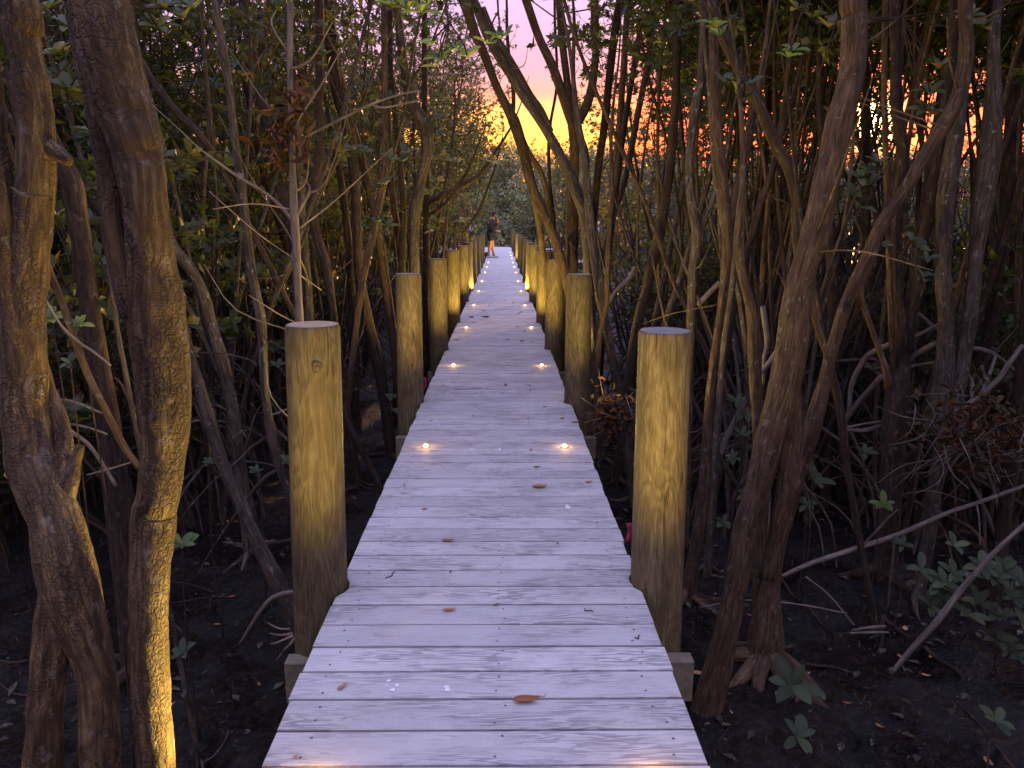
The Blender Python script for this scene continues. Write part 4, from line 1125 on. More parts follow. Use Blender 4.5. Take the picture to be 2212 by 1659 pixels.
for lab, st in (
    ('high arched grey root left of the fused trunks', [[(1833, 890, 8, 5.3), (1841, 826, 11, 5.25), (1868, 776, 12, 5.2), (1892, 757, 12, 5.1), (1925, 743, 12, 5.0)]]),
    ('low arched grey root running into the fused trunks', [[(1820, 915, 11, 5.3), (1830, 900, 12, 5.3), (1858, 866, 13, 5.2), (1905, 812, 12, 5.0)]]),
    ('thick pale root bridging the fused and blotched trunks', [[(1960, 780, 10, 4.9), (1975, 768, 11, 4.9), (1997, 755, 13, 4.85), (2030, 738, 12, 4.8)]]),
    ('short pale root bridging below the thick pale root', [[(1960, 793, 7, 4.9), (1985, 788, 7, 4.9), (2025, 782, 7, 4.8)]]),
    ('slanting pale root above the thick pale root', [[(1965, 730, 7, 4.9), (1995, 718, 9, 4.9), (2030, 700, 9, 4.8)]]),
    ('slanting pale root dropping to the blotched trunk', [[(1980, 675, 7, 4.9), (2005, 695, 8, 4.9), (2022, 715, 8, 4.85)]]),
    ('thicker horizontal pale root left of the fused trunks', [[(1824, 928, 8, 5.2), (1865, 930, 9, 5.2), (1905, 920, 9, 5.1)]]),
    ('thin horizontal pale root left of the fused trunks', [[(1828, 924, 5, 5.2), (1870, 915, 5, 5.2), (1905, 910, 5, 5.1)]]),
    ('horizontal pale root between the fused and blotched trunks', [[(1955, 918, 9, 5.0), (2010, 914, 10, 4.9)]]),
    ('arched root right of the blotched trunk', [[(2090, 752, 10, 4.8), (2120, 755, 10, 4.8), (2150, 768, 10, 4.85), (2190, 800, 9, 4.9)]]),
    ('long slanting root climbing right above the brown dead brush', [[(2060, 895, 10, 4.5), (2108, 860, 11, 4.5), (2154, 822, 12, 4.5), (2182, 782, 12, 4.5), (2210, 745, 11, 4.5)]]),
    ('short curved root above the long slanting root', [[(2120, 790, 7, 4.7), (2128, 815, 8, 4.7), (2136, 824, 7, 4.6)]]),
    ('hooked pale root left of the long slanting root', [[(2088, 805, 8, 4.8), (2100, 830, 9, 4.8), (2098, 860, 8, 4.7)]]),
    ('thin root crossing the long slanting root', [[(2150, 770, 7, 4.8), (2135, 815, 7, 4.7), (2110, 870, 7, 4.6)]]),
    ('pale stub root right of the golden stem by the second right post', [[(1312, 660, 9, 7.0), (1335, 625, 10, 7.0), (1360, 600, 10, 7.0), (1372, 575, 8, 7.0)]]),
    ('pale log leaning behind the mauve forked trunk', [[(1507, 660, 12, 6.2), (1530, 635, 12, 6.2), (1555, 610, 12, 6.2)]]),
    ('pale upright dead snag left of the big fibrous trunk', [[(1648, 662, 12, 4.4), (1653, 700, 13, 4.4), (1657, 740, 12, 4.4), (1650, 780, 10, 4.4), (1648, 830, 8, 4.4)]]),
    ('slanting root between golden trunk and big fibrous trunk', [[(1643, 806, 10, 4.3), (1660, 785, 10, 4.3), (1680, 755, 11, 4.3), (1690, 730, 10, 4.3)]]),
    ('slanting dark stem leaning right beside nearest right post', [[(1545, 1010, 12, 5.6), (1570, 945, 13, 5.6), (1592, 900, 13, 5.6), (1618, 850, 12, 5.6)]]),
    ('curved root hugging the foot of the nearest left post', [[(520, 1390, 8, 3.0), (550, 1340, 10, 2.95), (580, 1300, 11, 2.9), (605, 1285, 11, 2.88), (640, 1278, 10, 2.86)]]),
    ('pale twig lying across the dark gap at left', [[(95, 640, 4, 2.4), (130, 700, 6, 2.4), (165, 735, 6, 2.4), (205, 762, 5, 2.4), (240, 790, 4, 2.4)]]),
    ('upper thin pale twig beside the far left trunk stub', [[(118, 862, 4, 2.8), (160, 868, 5, 2.8), (222, 893, 4, 2.8)]]),
    ('middle thin pale twig beside the far left trunk stub', [[(145, 915, 5, 2.8), (185, 922, 5, 2.8), (232, 938, 4, 2.8)]]),
    ('thicker pale twig dropping from the far left trunk stub', [[(150, 930, 9, 2.9), (190, 960, 9, 2.9), (220, 1000, 8, 2.9), (250, 1050, 8, 2.9)]]),
    ('straight pale twig rising to the big golden lit trunk', [[(188, 1026, 3, 2.8), (240, 1012, 4, 2.8), (285, 998, 3, 2.8)]]),
    ('long thin leafy twig arching across the left thicket', [[(650, 300, 4, 5.0), (700, 275, 5, 5.0), (760, 245, 5, 5.0), (810, 222, 5, 5.0), (860, 205, 4, 5.0), (905, 195, 4, 5.0)], [(800, 225, 4, 5.0), (830, 232, 4, 5.0), (880, 222, 4, 5.0), (910, 216, 3, 5.0)]]),
):
    branch('root' if 'root' in lab or 'log' in lab else 'twig', lab, 'root' if 'root' in lab else 'branch', st)

# brown dead brush at right
e = empty('dead_brush', at(2090, 960, 4.3), 'heap of rust brown dead leaves and twigs at the right edge', 'brush')
o3 = e.location.copy()
rr = random.Random(9); w, l = MB(), MB()
for _ in range(60):
    p = at(rr.gauss(2095, 60), rr.gauss(950, 45), 4.3 + rr.uniform(-.3, .3)) - o3
    d = (rvec(rr) + Vector((-.4, 0, -.1))).normalized(); L = rr.uniform(.15, .5)
    tube(w, [(*p, .004), (*(p + d * L * .5 + rvec(rr) * .05), .003), (*(p + d * L), .002)], 4, 3, None, .8, rr.random())
for _ in range(480):
    p = at(rr.gauss(2110, 62), rr.gauss(925, 42), 4.3 + rr.uniform(-.3, .3)) - o3
    L = rr.uniform(.03, .07)
    leaf(l, p, rvec(rr), rvec(rr), L, L * .45, .5, .2, rr.random())
w.build('twigs', M['root'], e); l.build('dead_leaves', M['leaf_dead'], e)
e = empty('dead_brush', at(1315, 880, 5.2), 'small clump of brown dead leaves behind the second right post', 'brush')
o3 = e.location.copy(); w, l = MB(), MB()
for _ in range(220):
    p = at(rr.gauss(1318, 20), rr.gauss(895, 26), 5.2 + rr.uniform(-.15, .15)) - o3
    L = rr.uniform(.04, .08)
    leaf(l, p, rvec(rr), rvec(rr), L, L * .4, .5, .2, rr.random())
    if _ % 12 == 0: tube(w, [(*p, .004), (*(p + rvec(rr) * .2), .003)], 4, 1, None, .8, rr.random())
w.build('twigs', M['root'], e); l.build('dead_leaves', M['leaf_dead'], e)


# ------------------------------------------------------------------ seedlings and sprigs
def sprig(name, label, cat, heads, mat, leafpx, group=None, d=3.0, stem_to=None, stemmat='bark_dark'):
    """heads: (px,py,n) leaf rosettes; stems run to stem_to (px,py)"""
    base = at(*(stem_to or heads[0][:2]), d)
    e = empty(name, base, label, cat, group)
    rr = random.Random(int(heads[0][0] * 7 + heads[0][1]))
    w, l = MB(), MB()
    hub = None
    if stem_to and len(heads) > 1:
        mx = sum(h[0] for h in heads) / len(heads); my = sum(h[1] for h in heads) / len(heads)
        hx, hy = mx + .3 * (stem_to[0] - mx), my + .3 * (stem_to[1] - my)
        if math.hypot(mx - stem_to[0], my - stem_to[1]) > 60:
            hub = at(hx, hy, d) - base
            tube(w, [(0, 0, 0, .008), (*(hub * .35 + rvec(rr) * .04), .007), (*(hub * .7 + rvec(rr) * .03), .006), (*hub, .005)], 6, 4, None, .6, rr.random())
    for hd in heads:
        p = at(hd[0], hd[1], d + rr.uniform(-.06, .06)) - base
        L = leafpx * zdepth(p + base) / FPX
        ax = (Vector((rr.uniform(-.3, .3), -.5, .9)))
        s = ax.normalized().orthogonal().normalized(); t = ax.normalized().cross(s)
        for k in range(hd[2]):
            a = k * 2 * PI / hd[2] + rr.uniform(-.3, .3) + hd[0]
            sp = rr.uniform(.75, 1.35)
            dd = ax.normalized() * math.cos(sp) + (s * math.cos(a) + t * math.sin(a)) * math.sin(sp)
            LL = L * rr.uniform(.75, 1.15)
            leaf(l, p, dd, ax, LL, LL * rr.uniform(.4, .52), .25, rr.uniform(.05, .3), rr.random())
        if p.length > .01:
            h0 = hub if hub is not None else Vector((0, 0, 0))
            tube(w, [(*h0, .005), (*((p + h0) * .5 + rvec(rr) * .025), .004), (*p, .0025)], 5, 3, None, .7, rr.random())
    if not w.v: tube(w, [(0, 0, -.12, .003), (0, 0, 0, .003)], 5, 1)
    w.build('stem', M[stemmat], e); l.build('leaves', M[mat], e)
    return e


def seedling(label, px, py, d, n, leafpx, mat='leaf_blue', group=None, heads=None):
    g = at(px, py, d)
    hd = heads or [(px, py, n)]
    # stem foot on the mud straight below
    b = Vector((g.x, g.y, gz(g.x, g.y)))
    v = ROT.transposed() @ (b - EYE)
    fx, fy = 1106 + FPX * v.x / -v.z, 829.5 - FPX * v.y / -v.z
    return sprig('mangrove_seedling', label, 'seedling', hd, mat, leafpx, group, d, (fx, fy))


seedling('large grey green seedling with broad upright leaf on the right mud', 1712, 1480, 3.45, 6, 62)
seedling('pale leaved seedling at the bottom edge of the right mud', 1722, 1592, 3.1, 5, 52)
seedling('bright green seedling right of the golden lit trunk', 392, 1178, 3.2, 7, 40, 'leaf_bright')
seedling('small dim seedling low beside the golden lit trunk', 398, 1410, 2.75, 5, 30)
seedling('blue green five leaved seedling between the left trunks', 152, 785, 2.7, 6, 30)
seedling('yellow green leaf tuft between the left trunks', 112, 688, 2.8, 8, 34, 'leaf_bright')
seedling('green leaf tuft on the slanting brown stem at left', 172, 702, 2.75, 6, 30, 'leaf_bright')
seedling('thin whitish seedling beside the diagonal trunk foot', 1755, 1040, 4.5, 6, 42)
seedling('small green seedling on the fallen branch', 1908, 1092, 4.3, 5, 30, 'leaf_bright')
seedling('small pale seedling under the fallen branch', 1950, 1178, 4.2, 6, 26)
for (x, y, d, n, s) in ((1585, 990, 4.8, 6, 20), (1610, 1070, 4.7, 6, 24), (1560, 1130, 4.6, 5, 26), (1655, 985, 5.0, 6, 24), (1590, 870, 5.6, 6, 26), (1610, 900, 5.4, 6, 26), (1868, 980, 4.9, 5, 28), (1740, 1090, 4.6, 5, 26), (1885, 800, 5.5, 6, 24), (1600, 940, 5.2, 5, 24), (620, 1000, 5.0, 5, 22), (520, 940, 5.2, 6, 20), (555, 1020, 4.6, 5, 22), (600, 790, 5.6, 5, 20), (860, 890, 6.5, 6, 16), (845, 860, 7.0, 6, 16), (450, 1000, 4.2, 6, 18)):
    seedling('little pale leaved seedling low in the shade beside the trunks', x, y, d, n, s, 'leaf_blue', 'little seedlings in the shade')
# shrub at lower right
sprig('mangrove_shrub', 'low grey green shrub at the lower right picture edge', 'shrub',
      [(2010, 1310, 5), (2040, 1262, 4), (2060, 1240, 5), (2120, 1225, 6), (2150, 1250, 6), (2170, 1230, 6), (2115, 1300, 6), (2090, 1330, 5), (2160, 1330, 6), (2190, 1290, 6), (2205, 1260, 6), (2150, 1380, 5), (2180, 1400, 6), (2210, 1350, 5), (2040, 1300, 4), (2020, 1265, 4), (2200, 1420, 4), (2060, 1180, 4), (1990, 1230, 3)], 'leaf_blue', 37, d=3.55, stem_to=(2170, 1500))
seedling('dim seedling at the bottom right corner', 2150, 1560, 3.0, 5, 44)
# leaf sprigs reaching into the frame near the top
sprig('leaf_sprig', 'backlit yellow green leaf sprig hanging at top centre left', 'sprig', [(930, 100, 5), (955, 125, 5), (985, 110, 5), (1010, 125, 4), (940, 145, 4)], 'leaf_bright', 36, d=4.0, stem_to=(985, -120))
sprig('leaf_sprig', 'backlit leaf sprig hanging in the gap over the slanting trunks', 'sprig', [(1055, 95, 4), (1080, 85, 4), (1095, 78, 3)], 'leaf_bright', 36, d=4.0, stem_to=(1075, -120))
sprig('leaf_sprig', 'broad leaf sprig at the top edge above the elbow bent trunk', 'sprig', [(850, 15, 5), (880, 22, 6), (910, 28, 5), (925, 10, 4), (870, 0, 5)], 'leaf_bright', 44, d=3.6, stem_to=(890, -160))
sprig('leaf_sprig', 'small bright leaf sprig at the top right beside the dark slanting branch', 'sprig', [(1545, 62, 4), (1556, 78, 4), (1535, 50, 3)], 'leaf_bright', 32, d=3.9, stem_to=(1560, -100))
sprig('leaf_sprig', 'leaf sprig hanging on the dark slanting branch at upper right', 'sprig', [(1575, 180, 5), (1590, 195, 5), (1620, 185, 4), (1600, 215, 4), (1565, 178, 4)], 'leaf_blue', 34, d=4.1, stem_to=(1606, 165))
sprig('leaf_sprig', 'three bright leaves standing in the upper right dark', 'sprig', [(1702, 125, 5), (1712, 110, 4)], 'leaf_bright', 36, d=3.8, stem_to=(1760, -100))
sprig('leaf_sprig', 'grey green leaf sprig before the fused trunks at right', 'sprig', [(1855, 385, 5), (1870, 370, 5), (1880, 400, 5), (1845, 420, 4), (1860, 450, 4), (1895, 355, 4)], 'leaf_blue', 34, d=3.9, stem_to=(1850, 560))
sprig('leaf_sprig', 'pale leaf sprig above the dead brush between right trunks', 'sprig', [(1905, 530, 5), (1985, 540, 6), (1970, 520, 5), (2000, 560, 4), (1995, 600, 4)], 'leaf_blue', 30, d=4.4, stem_to=(1990, 640))
sprig('leaf_sprig', 'dim leaf sprigs at the top of the right trunks', 'sprig', [(2010, 200, 5), (2030, 150, 5), (2000, 240, 5), (2020, 250, 4), (1750, 40, 6), (1790, 60, 6), (1720, 20, 5), (2120, 60, 5), (2090, 40, 5)], 'leaf', 40, d=4.2, stem_to=(1950, -150))
sprig('leaf_sprig', 'dim leaf sprigs at the top left between the thick trunks', 'sprig', [(105, 20, 6), (150, 60, 5), (360, 20, 6), (400, 40, 6), (340, 60, 5), (120, 120, 5), (420, 20, 5), (150, 190, 5)], 'leaf', 42, d=2.6, stem_to=(250, -200))
sprig('leaf_sprig', 'glossy leaf sprig beside the reddish stem left of the elbow trunk', 'sprig', [(765, 325, 6), (785, 330, 6), (840, 345, 5), (870, 350, 5), (835, 400, 5), (880, 330, 5), (820, 480, 5), (835, 490, 5)], 'leaf_blue', 26, d=5.6, stem_to=(800, 420))
sprig('leaf_sprig', 'leafy sprig drooping off the long curved limb near the far posts', 'sprig', [(1060, 350, 5), (985, 350, 6), (960, 345, 6), (945, 395, 5), (930, 420, 5), (1000, 430, 5), (975, 460, 5), (945, 480, 5), (1000, 480, 4), (935, 500, 5)], 'leaf', 22, d=9.0, stem_to=(990, 402))

# ------------------------------------------------------------------ things lying on the boards
def curled_leaf(px, py, size, tone, lab, group, ang=None, curl=None, z=0.0, stem=False):
    p = gp(px, py, z)
    L = size * zdepth(p) / FPX
    rr = random.Random(int(px * 3 + py))
    ang = rr.random() * 6.28 if ang is None else ang
    curl = rr.uniform(.5, 1.3) if curl is None else curl
    mb = MB()
    n, m = 9, 7
    wv = L * rr.uniform(.36, .5)
    vs, fs = [], []
    for i in range(n):
        t = i / (n - 1)
        w = wv * (math.sin(PI * min(1, t ** .8)) ** .75) + .0006
        for j in range(m):
            s = (j / (m - 1) - .5) * 2
            a = s * curl * 1.2
            rad = (w * .5) / max(curl * 1.2, .3)
            yy = math.sin(a) * rad * (1 if curl > .2 else 1)
            zz = (1 - math.cos(a)) * rad + .18 * L * (2 * t - 1) ** 2 * rr.uniform(.9, 1.1) * (1 if t > .5 else .4)
            vs.append(((t - .5) * L, yy, zz + .003))
    for i in range(n - 1):
        for j in range(m - 1):
            fs.append((i * m + j, i * m + j + 1, (i + 1) * m + j + 1, (i + 1) * m + j))
    mb.add(vs, fs, None, tone)
    if stem:
        tube(mb, [(L * .5, 0, .18 * L, .001), (L * .62, .01, .12 * L, .0009), (L * .68, .012, .24 * L, .0008)], 5, 3, None, .1)
    o = mb.build('fallen_leaf', M['leaf_dry'], None, True, p)
    o.rotation_euler = (0, 0, ang)
    sol = o.modifiers.new('thick', 'SOLIDIFY'); sol.thickness = .0006
    return tag(o, lab, 'leaf', group)


GL = 'dry leaves on the boardwalk'
big = [(1137, 1517, 64, .72, 'large curled red brown leaf on the nearest boards', .05, 1.5, True), (740, 1486, 30, .85, 'twisted tan leaf near the left edge of the near boards', .9, 1.2, False),
       (640, 1636, 16, .9, 'tiny tan leaf beside the bottom left deck light', .4, .8, False), (971, 1320, 32, .88, 'folded tan leaf left of the middle of the near boards', .1, 1.1, False),
       (1072, 1308, 16, .2, 'dark green scrap of leaf in the middle of the near boards', .3, .6, False), (918, 1101, 16, .85, 'small curled tan leaf on the left of the middle boards', .5, 1.2, False),
       (1166, 1054, 34, .8, 'folded brown leaf ahead of the second right deck light', 0, 1.0, False), (1272, 1042, 18, .98, 'pale cream leaf near the right edge of the boards', .5, .7, False),
       (1243, 913, 20, .66, 'red brown leaf at the right board edge by the second right post', .4, .9, False), (873, 1049, 10, .8, 'tiny leaf near the left board edge', 1.2, .9, False),
       (967, 1170, 28, .4, 'thin dark brown leaf flat on the left middle boards', 0, .4, False), (1160, 1010, 18, .5, 'brown leaf scrap beyond the second right deck light', 0, .6, False)]
for (x, y, s, t, lab, a, c, st) in big:
    curled_leaf(x, y, s, t, lab, GL, a, c, 0, st)
for (x, y, s, t) in ((1215, 905, 12, .45), (1140, 905, 10, .4), (1143, 914, 8, .3), (1147, 973, 12, .8), (1092, 833, 16, .45), (1022, 900, 8, .4), (931, 910, 10, .5), (985, 735, 12, .8), (1127, 738, 14, .3), (1150, 740, 12, .7), (1097, 735, 10, .4), (1048, 686, 20, .45), (1018, 686, 16, .35), (1024, 697, 8, .3), (1045, 672, 8, .3), (1120, 678, 12, .4), (1126, 675, 10, .25), (1056, 660, 7, .25), (1062, 655, 8, .3), (1133, 716, 10, .35), (1117, 705, 8, .3), (1000, 711, 9, .4), (1085, 850, 7, .3), (1145, 845, 10, .3), (1130, 860, 6, .2), (1060, 640, 6, .3), (1090, 650, 7, .35), (1075, 630, 6, .3), (1108, 655, 7, .35), (1062, 612, 6, .3), (1080, 600, 6, .3), (1095, 618, 6, .3), (973, 1237, 12, .3), (1177, 880, 10, .3), (958, 834, 7, .2), (925, 838, 8, .2), (1205, 1175, 10, .3), (1290, 1130, 9, .2)):
    curled_leaf(x, y, s, t, 'small dark dry leaf scrap on the boards', GL + ', small scraps')
for (x, y, s, lab, a) in ((845, 1243, 34, 'thin dark curved twig on the left near boards', .9), (1270, 1320, 20, 'short dark twig on the right near boards', -.9), (1010, 841, 60, 'long thin dark twig on the middle boards', .05), (1378, 1378, 14, 'hooked dark twig near the right edge of the near boards', .2)):
    p = gp(x, y); L = s * zdepth(p) / FPX
    mb = MB(); tube(mb, [(-L * .5, 0, .003, .002), (-L * .1, -.01, .004, .002), (L * .2, .006, .004, .002), (L * .5, .012, .003, .0014)], 6, 4, None, .1)
    o = mb.build('twig', M['bark_dark'], None, True, p); o.rotation_euler = (0, 0, a)
    tag(o, lab, 'twig')


def splat(px, py, s, seed, lab, mat='white', name='bird_dropping', cat='dropping'):
    rr = random.Random(seed); p = gp(px, py); L = s * zdepth(p) / FPX
    mb = MB()
    for k in range(rr.randint(3, 6)):
        cx, cy = rr.gauss(0, L * .3), rr.gauss(0, L * .35); r = L * rr.uniform(.12, .32)
        n = 12
        ring = [(cx + r * math.cos(2 * PI * i / n) * rr.uniform(.6, 1.2), cy + r * math.sin(2 * PI * i / n) * rr.uniform(.6, 1.2), .0022) for i in range(n)]
        mb.add(ring + [(cx, cy, .004 + .0004 * k)], [(i, (i + 1) % n, n) for i in range(n)])
    tag(mb.build(name, M[mat], None, True, p), lab, cat)


splat(850, 1478, 26, 1, 'white bird dropping on the near boards right of the twisted tan leaf')
splat(961, 1488, 26, 2, 'white bird dropping with dark spots left of the large red brown leaf')
splat(1081, 970, 16, 3, 'white splash between the second pair of deck lights')
splat(1228, 1096, 20, 4, 'flat pale smear on the right middle boards')
splat(1019, 970, 10, 5, 'small pale speck right of the second left deck light')
splat(1163, 1027, 12, 6, 'small white speck behind the folded brown leaf')
splat(1140, 832, 17, 8, 'black blotch on the middle boards before the third deck lights', 'phone', 'dark_blotch', 'stain')

# pink marker tapes
for (x, y, d, h, lab) in ((1357, 1152, 3.15, .1, 'pink marker tape hanging below the boards by the nearest right post'), (917, 830, 6.3, .12, 'pink marker tape below the boards behind the second left post')):
    p = at(x, y, d); mb = MB()
    vs = []
    for i in range(6):
        t = i / 5
        for s in (-1, 1):
            vs.append((s * .014 * (1 - .4 * t) + .01 * math.sin(t * 4), .006 * math.sin(t * 5 + s), h * (.5 - t)))
    mb.add(vs, [(2 * i, 2 * i + 1, 2 * i + 3, 2 * i + 2) for i in range(5)])
    o = mb.build('marker_tape', M['pink'], None, True, p)
    o.modifiers.new('thick', 'SOLIDIFY').thickness = .001
    tag(o, lab, 'tape')

# litter on the mud
for (x, y, s, t) in ((1680, 1504, 24, .72), (1598, 1415, 26, .9), (1502, 1455, 34, .85), (1850, 1042, 18, .85), (1768, 1084, 24, .95), (1775, 1123, 10, .8), (1955, 1360, 26, .95), (1945, 1420, 20, .75), (2080, 1472, 18, .7), (2135, 1648, 34, .75), (1740, 1458, 26, .6), (1643, 1458, 9, .95), (2000, 1460, 20, .9), (500, 1290, 16, .7), (640, 1120, 16, .7), (1580, 1540, 12, .9), (1620, 1330, 14, .5), (1830, 1520, 20, .5), (1900, 1570, 22, .5), (1760, 1330, 18, .4), (2010, 1420, 20, .6), (420, 1560, 20, .5), (560, 1480, 16, .5), (470, 1350, 16, .6)):
    q = gp(x, y, -1.08)
    q = gp(x, y, gz(q.x, q.y) + .012)
    curled_leaf(x, y, s, t, 'fallen leaf lying on the dark mud', 'fallen leaves on the mud', None, .5, q.z)
# roots and sticks half sunk in the mud
rr = random.Random(77)
for k in range(26):
    x, y = rr.uniform(1.0, 4.2), rr.uniform(1.6, 5.2)
    if k > 16: x, y = rr.uniform(-3.0, -1.0), rr.uniform(2.0, 5.0)
    a = rr.random() * 6.28; L = rr.uniform(.25, .8); r = rr.uniform(.004, .014)
    pts = []
    for i in range(5):
        t = i / 4
        px_, py_ = x + math.cos(a) * L * t + rr.uniform(-.03, .03), y + math.sin(a) * L * t + rr.uniform(-.03, .03)
        pts.append((px_ - x, py_ - y, gz(px_, py_) + r * .8 + (.04 * math.sin(PI * t) if k % 3 == 0 else 0), r * (1 - .5 * t)))
    mb = MB(); tube(mb, pts, 6, 3, None, rr.random(), rr.random())
    o = mb.build('mud_root', M['bark_dark'], None, True, (x, y, 0))
    tag(o, 'dark root or stick half sunk in the %s mud' % ('right' if k <= 16 else 'left'), 'root', 'sunken roots in the %s mud' % ('right' if k <= 16 else 'left'))
mb = MB()
for k in range(1500):
    x, y = rr.uniform(.9, 4.6), rr.uniform(1.4, 6.5)
    if k % 3 == 0: x = -rr.uniform(.9, 4.0)
    z = gz(x, y); h = rr.uniform(.01, .05); r = rr.uniform(.002, .005); dx, dy = rr.uniform(-.03, .03), rr.uniform(-.03, .03)
    tube(mb, [(x, y, z - .02, r), (x + dx, y + dy, z + h, r * .6)], 4, 1, None, rr.random(), rr.random())
for k in range(1700):
    x, y = rr.uniform(.9, 4.6), rr.uniform(1.4, 6.5)
    if k % 3 == 0: x = -rr.uniform(.9, 4.0)
    L = rr.choice((.02, .03, .03, .04, .08))
    leaf_lo(mb, Vector((x, y, gz(x, y) + .004)), Vector((rr.uniform(-1, 1), rr.uniform(-1, 1), rr.uniform(-.1, .25))).normalized(), Vector((0, 0, 1)), L, L * .5, rr.random())
tag(mb.build('mud_litter', M['bark_grey']), kind='stuff')


# ------------------------------------------------------------------ people
def skin_chain(name, nodes, edges, mat, parent, root=0, sub=2, loc=(0, 0, 0)):
    import bmesh
    me = bpy.data.meshes.new(name)
    bm = bmesh.new()
    sl = bm.verts.layers.skin.verify()
    vs = []
    for i, (p, r) in enumerate(nodes):
        v = bm.verts.new(p)
        v[sl].radius = (r, r) if not isinstance(r, tuple) else r
        v[sl].use_root = (i == root)
        vs.append(v)
    for a, b in edges: bm.edges.new((vs[a], vs[b]))
    bm.to_mesh(me); bm.free()
    me.materials.append(mat)
    o = bpy.data.objects.new(name, me); COL.objects.link(o)
    o.parent = parent; o.location = loc
    o.modifiers.new('skin', 'SKIN').use_smooth_shade = True
    s = o.modifiers.new('sub', 'SUBSURF'); s.levels = sub; s.render_levels = sub
    return o


def ellipsoid(mb, c, rx, ry, rz, n=14, m=10, zmin=-1.0, shape=None):
    vs, fs = [], []
    for i in range(m + 1):
        ph = -PI / 2 + PI * i / m
        for k in range(n):
            th = 2 * PI * k / n
            p = Vector((math.cos(ph) * math.cos(th), math.cos(ph) * math.sin(th), max(zmin, math.sin(ph))))
            if shape: p = shape(p)
            vs.append((c[0] + p.x * rx, c[1] + p.y * ry, c[2] + p.z * rz))
    for i in range(m):
        for k in range(n):
            fs.append((i * n + k, i * n + (k + 1) % n, (i + 1) * n + (k + 1) % n, (i + 1) * n + k))
    mb.add(vs, fs)


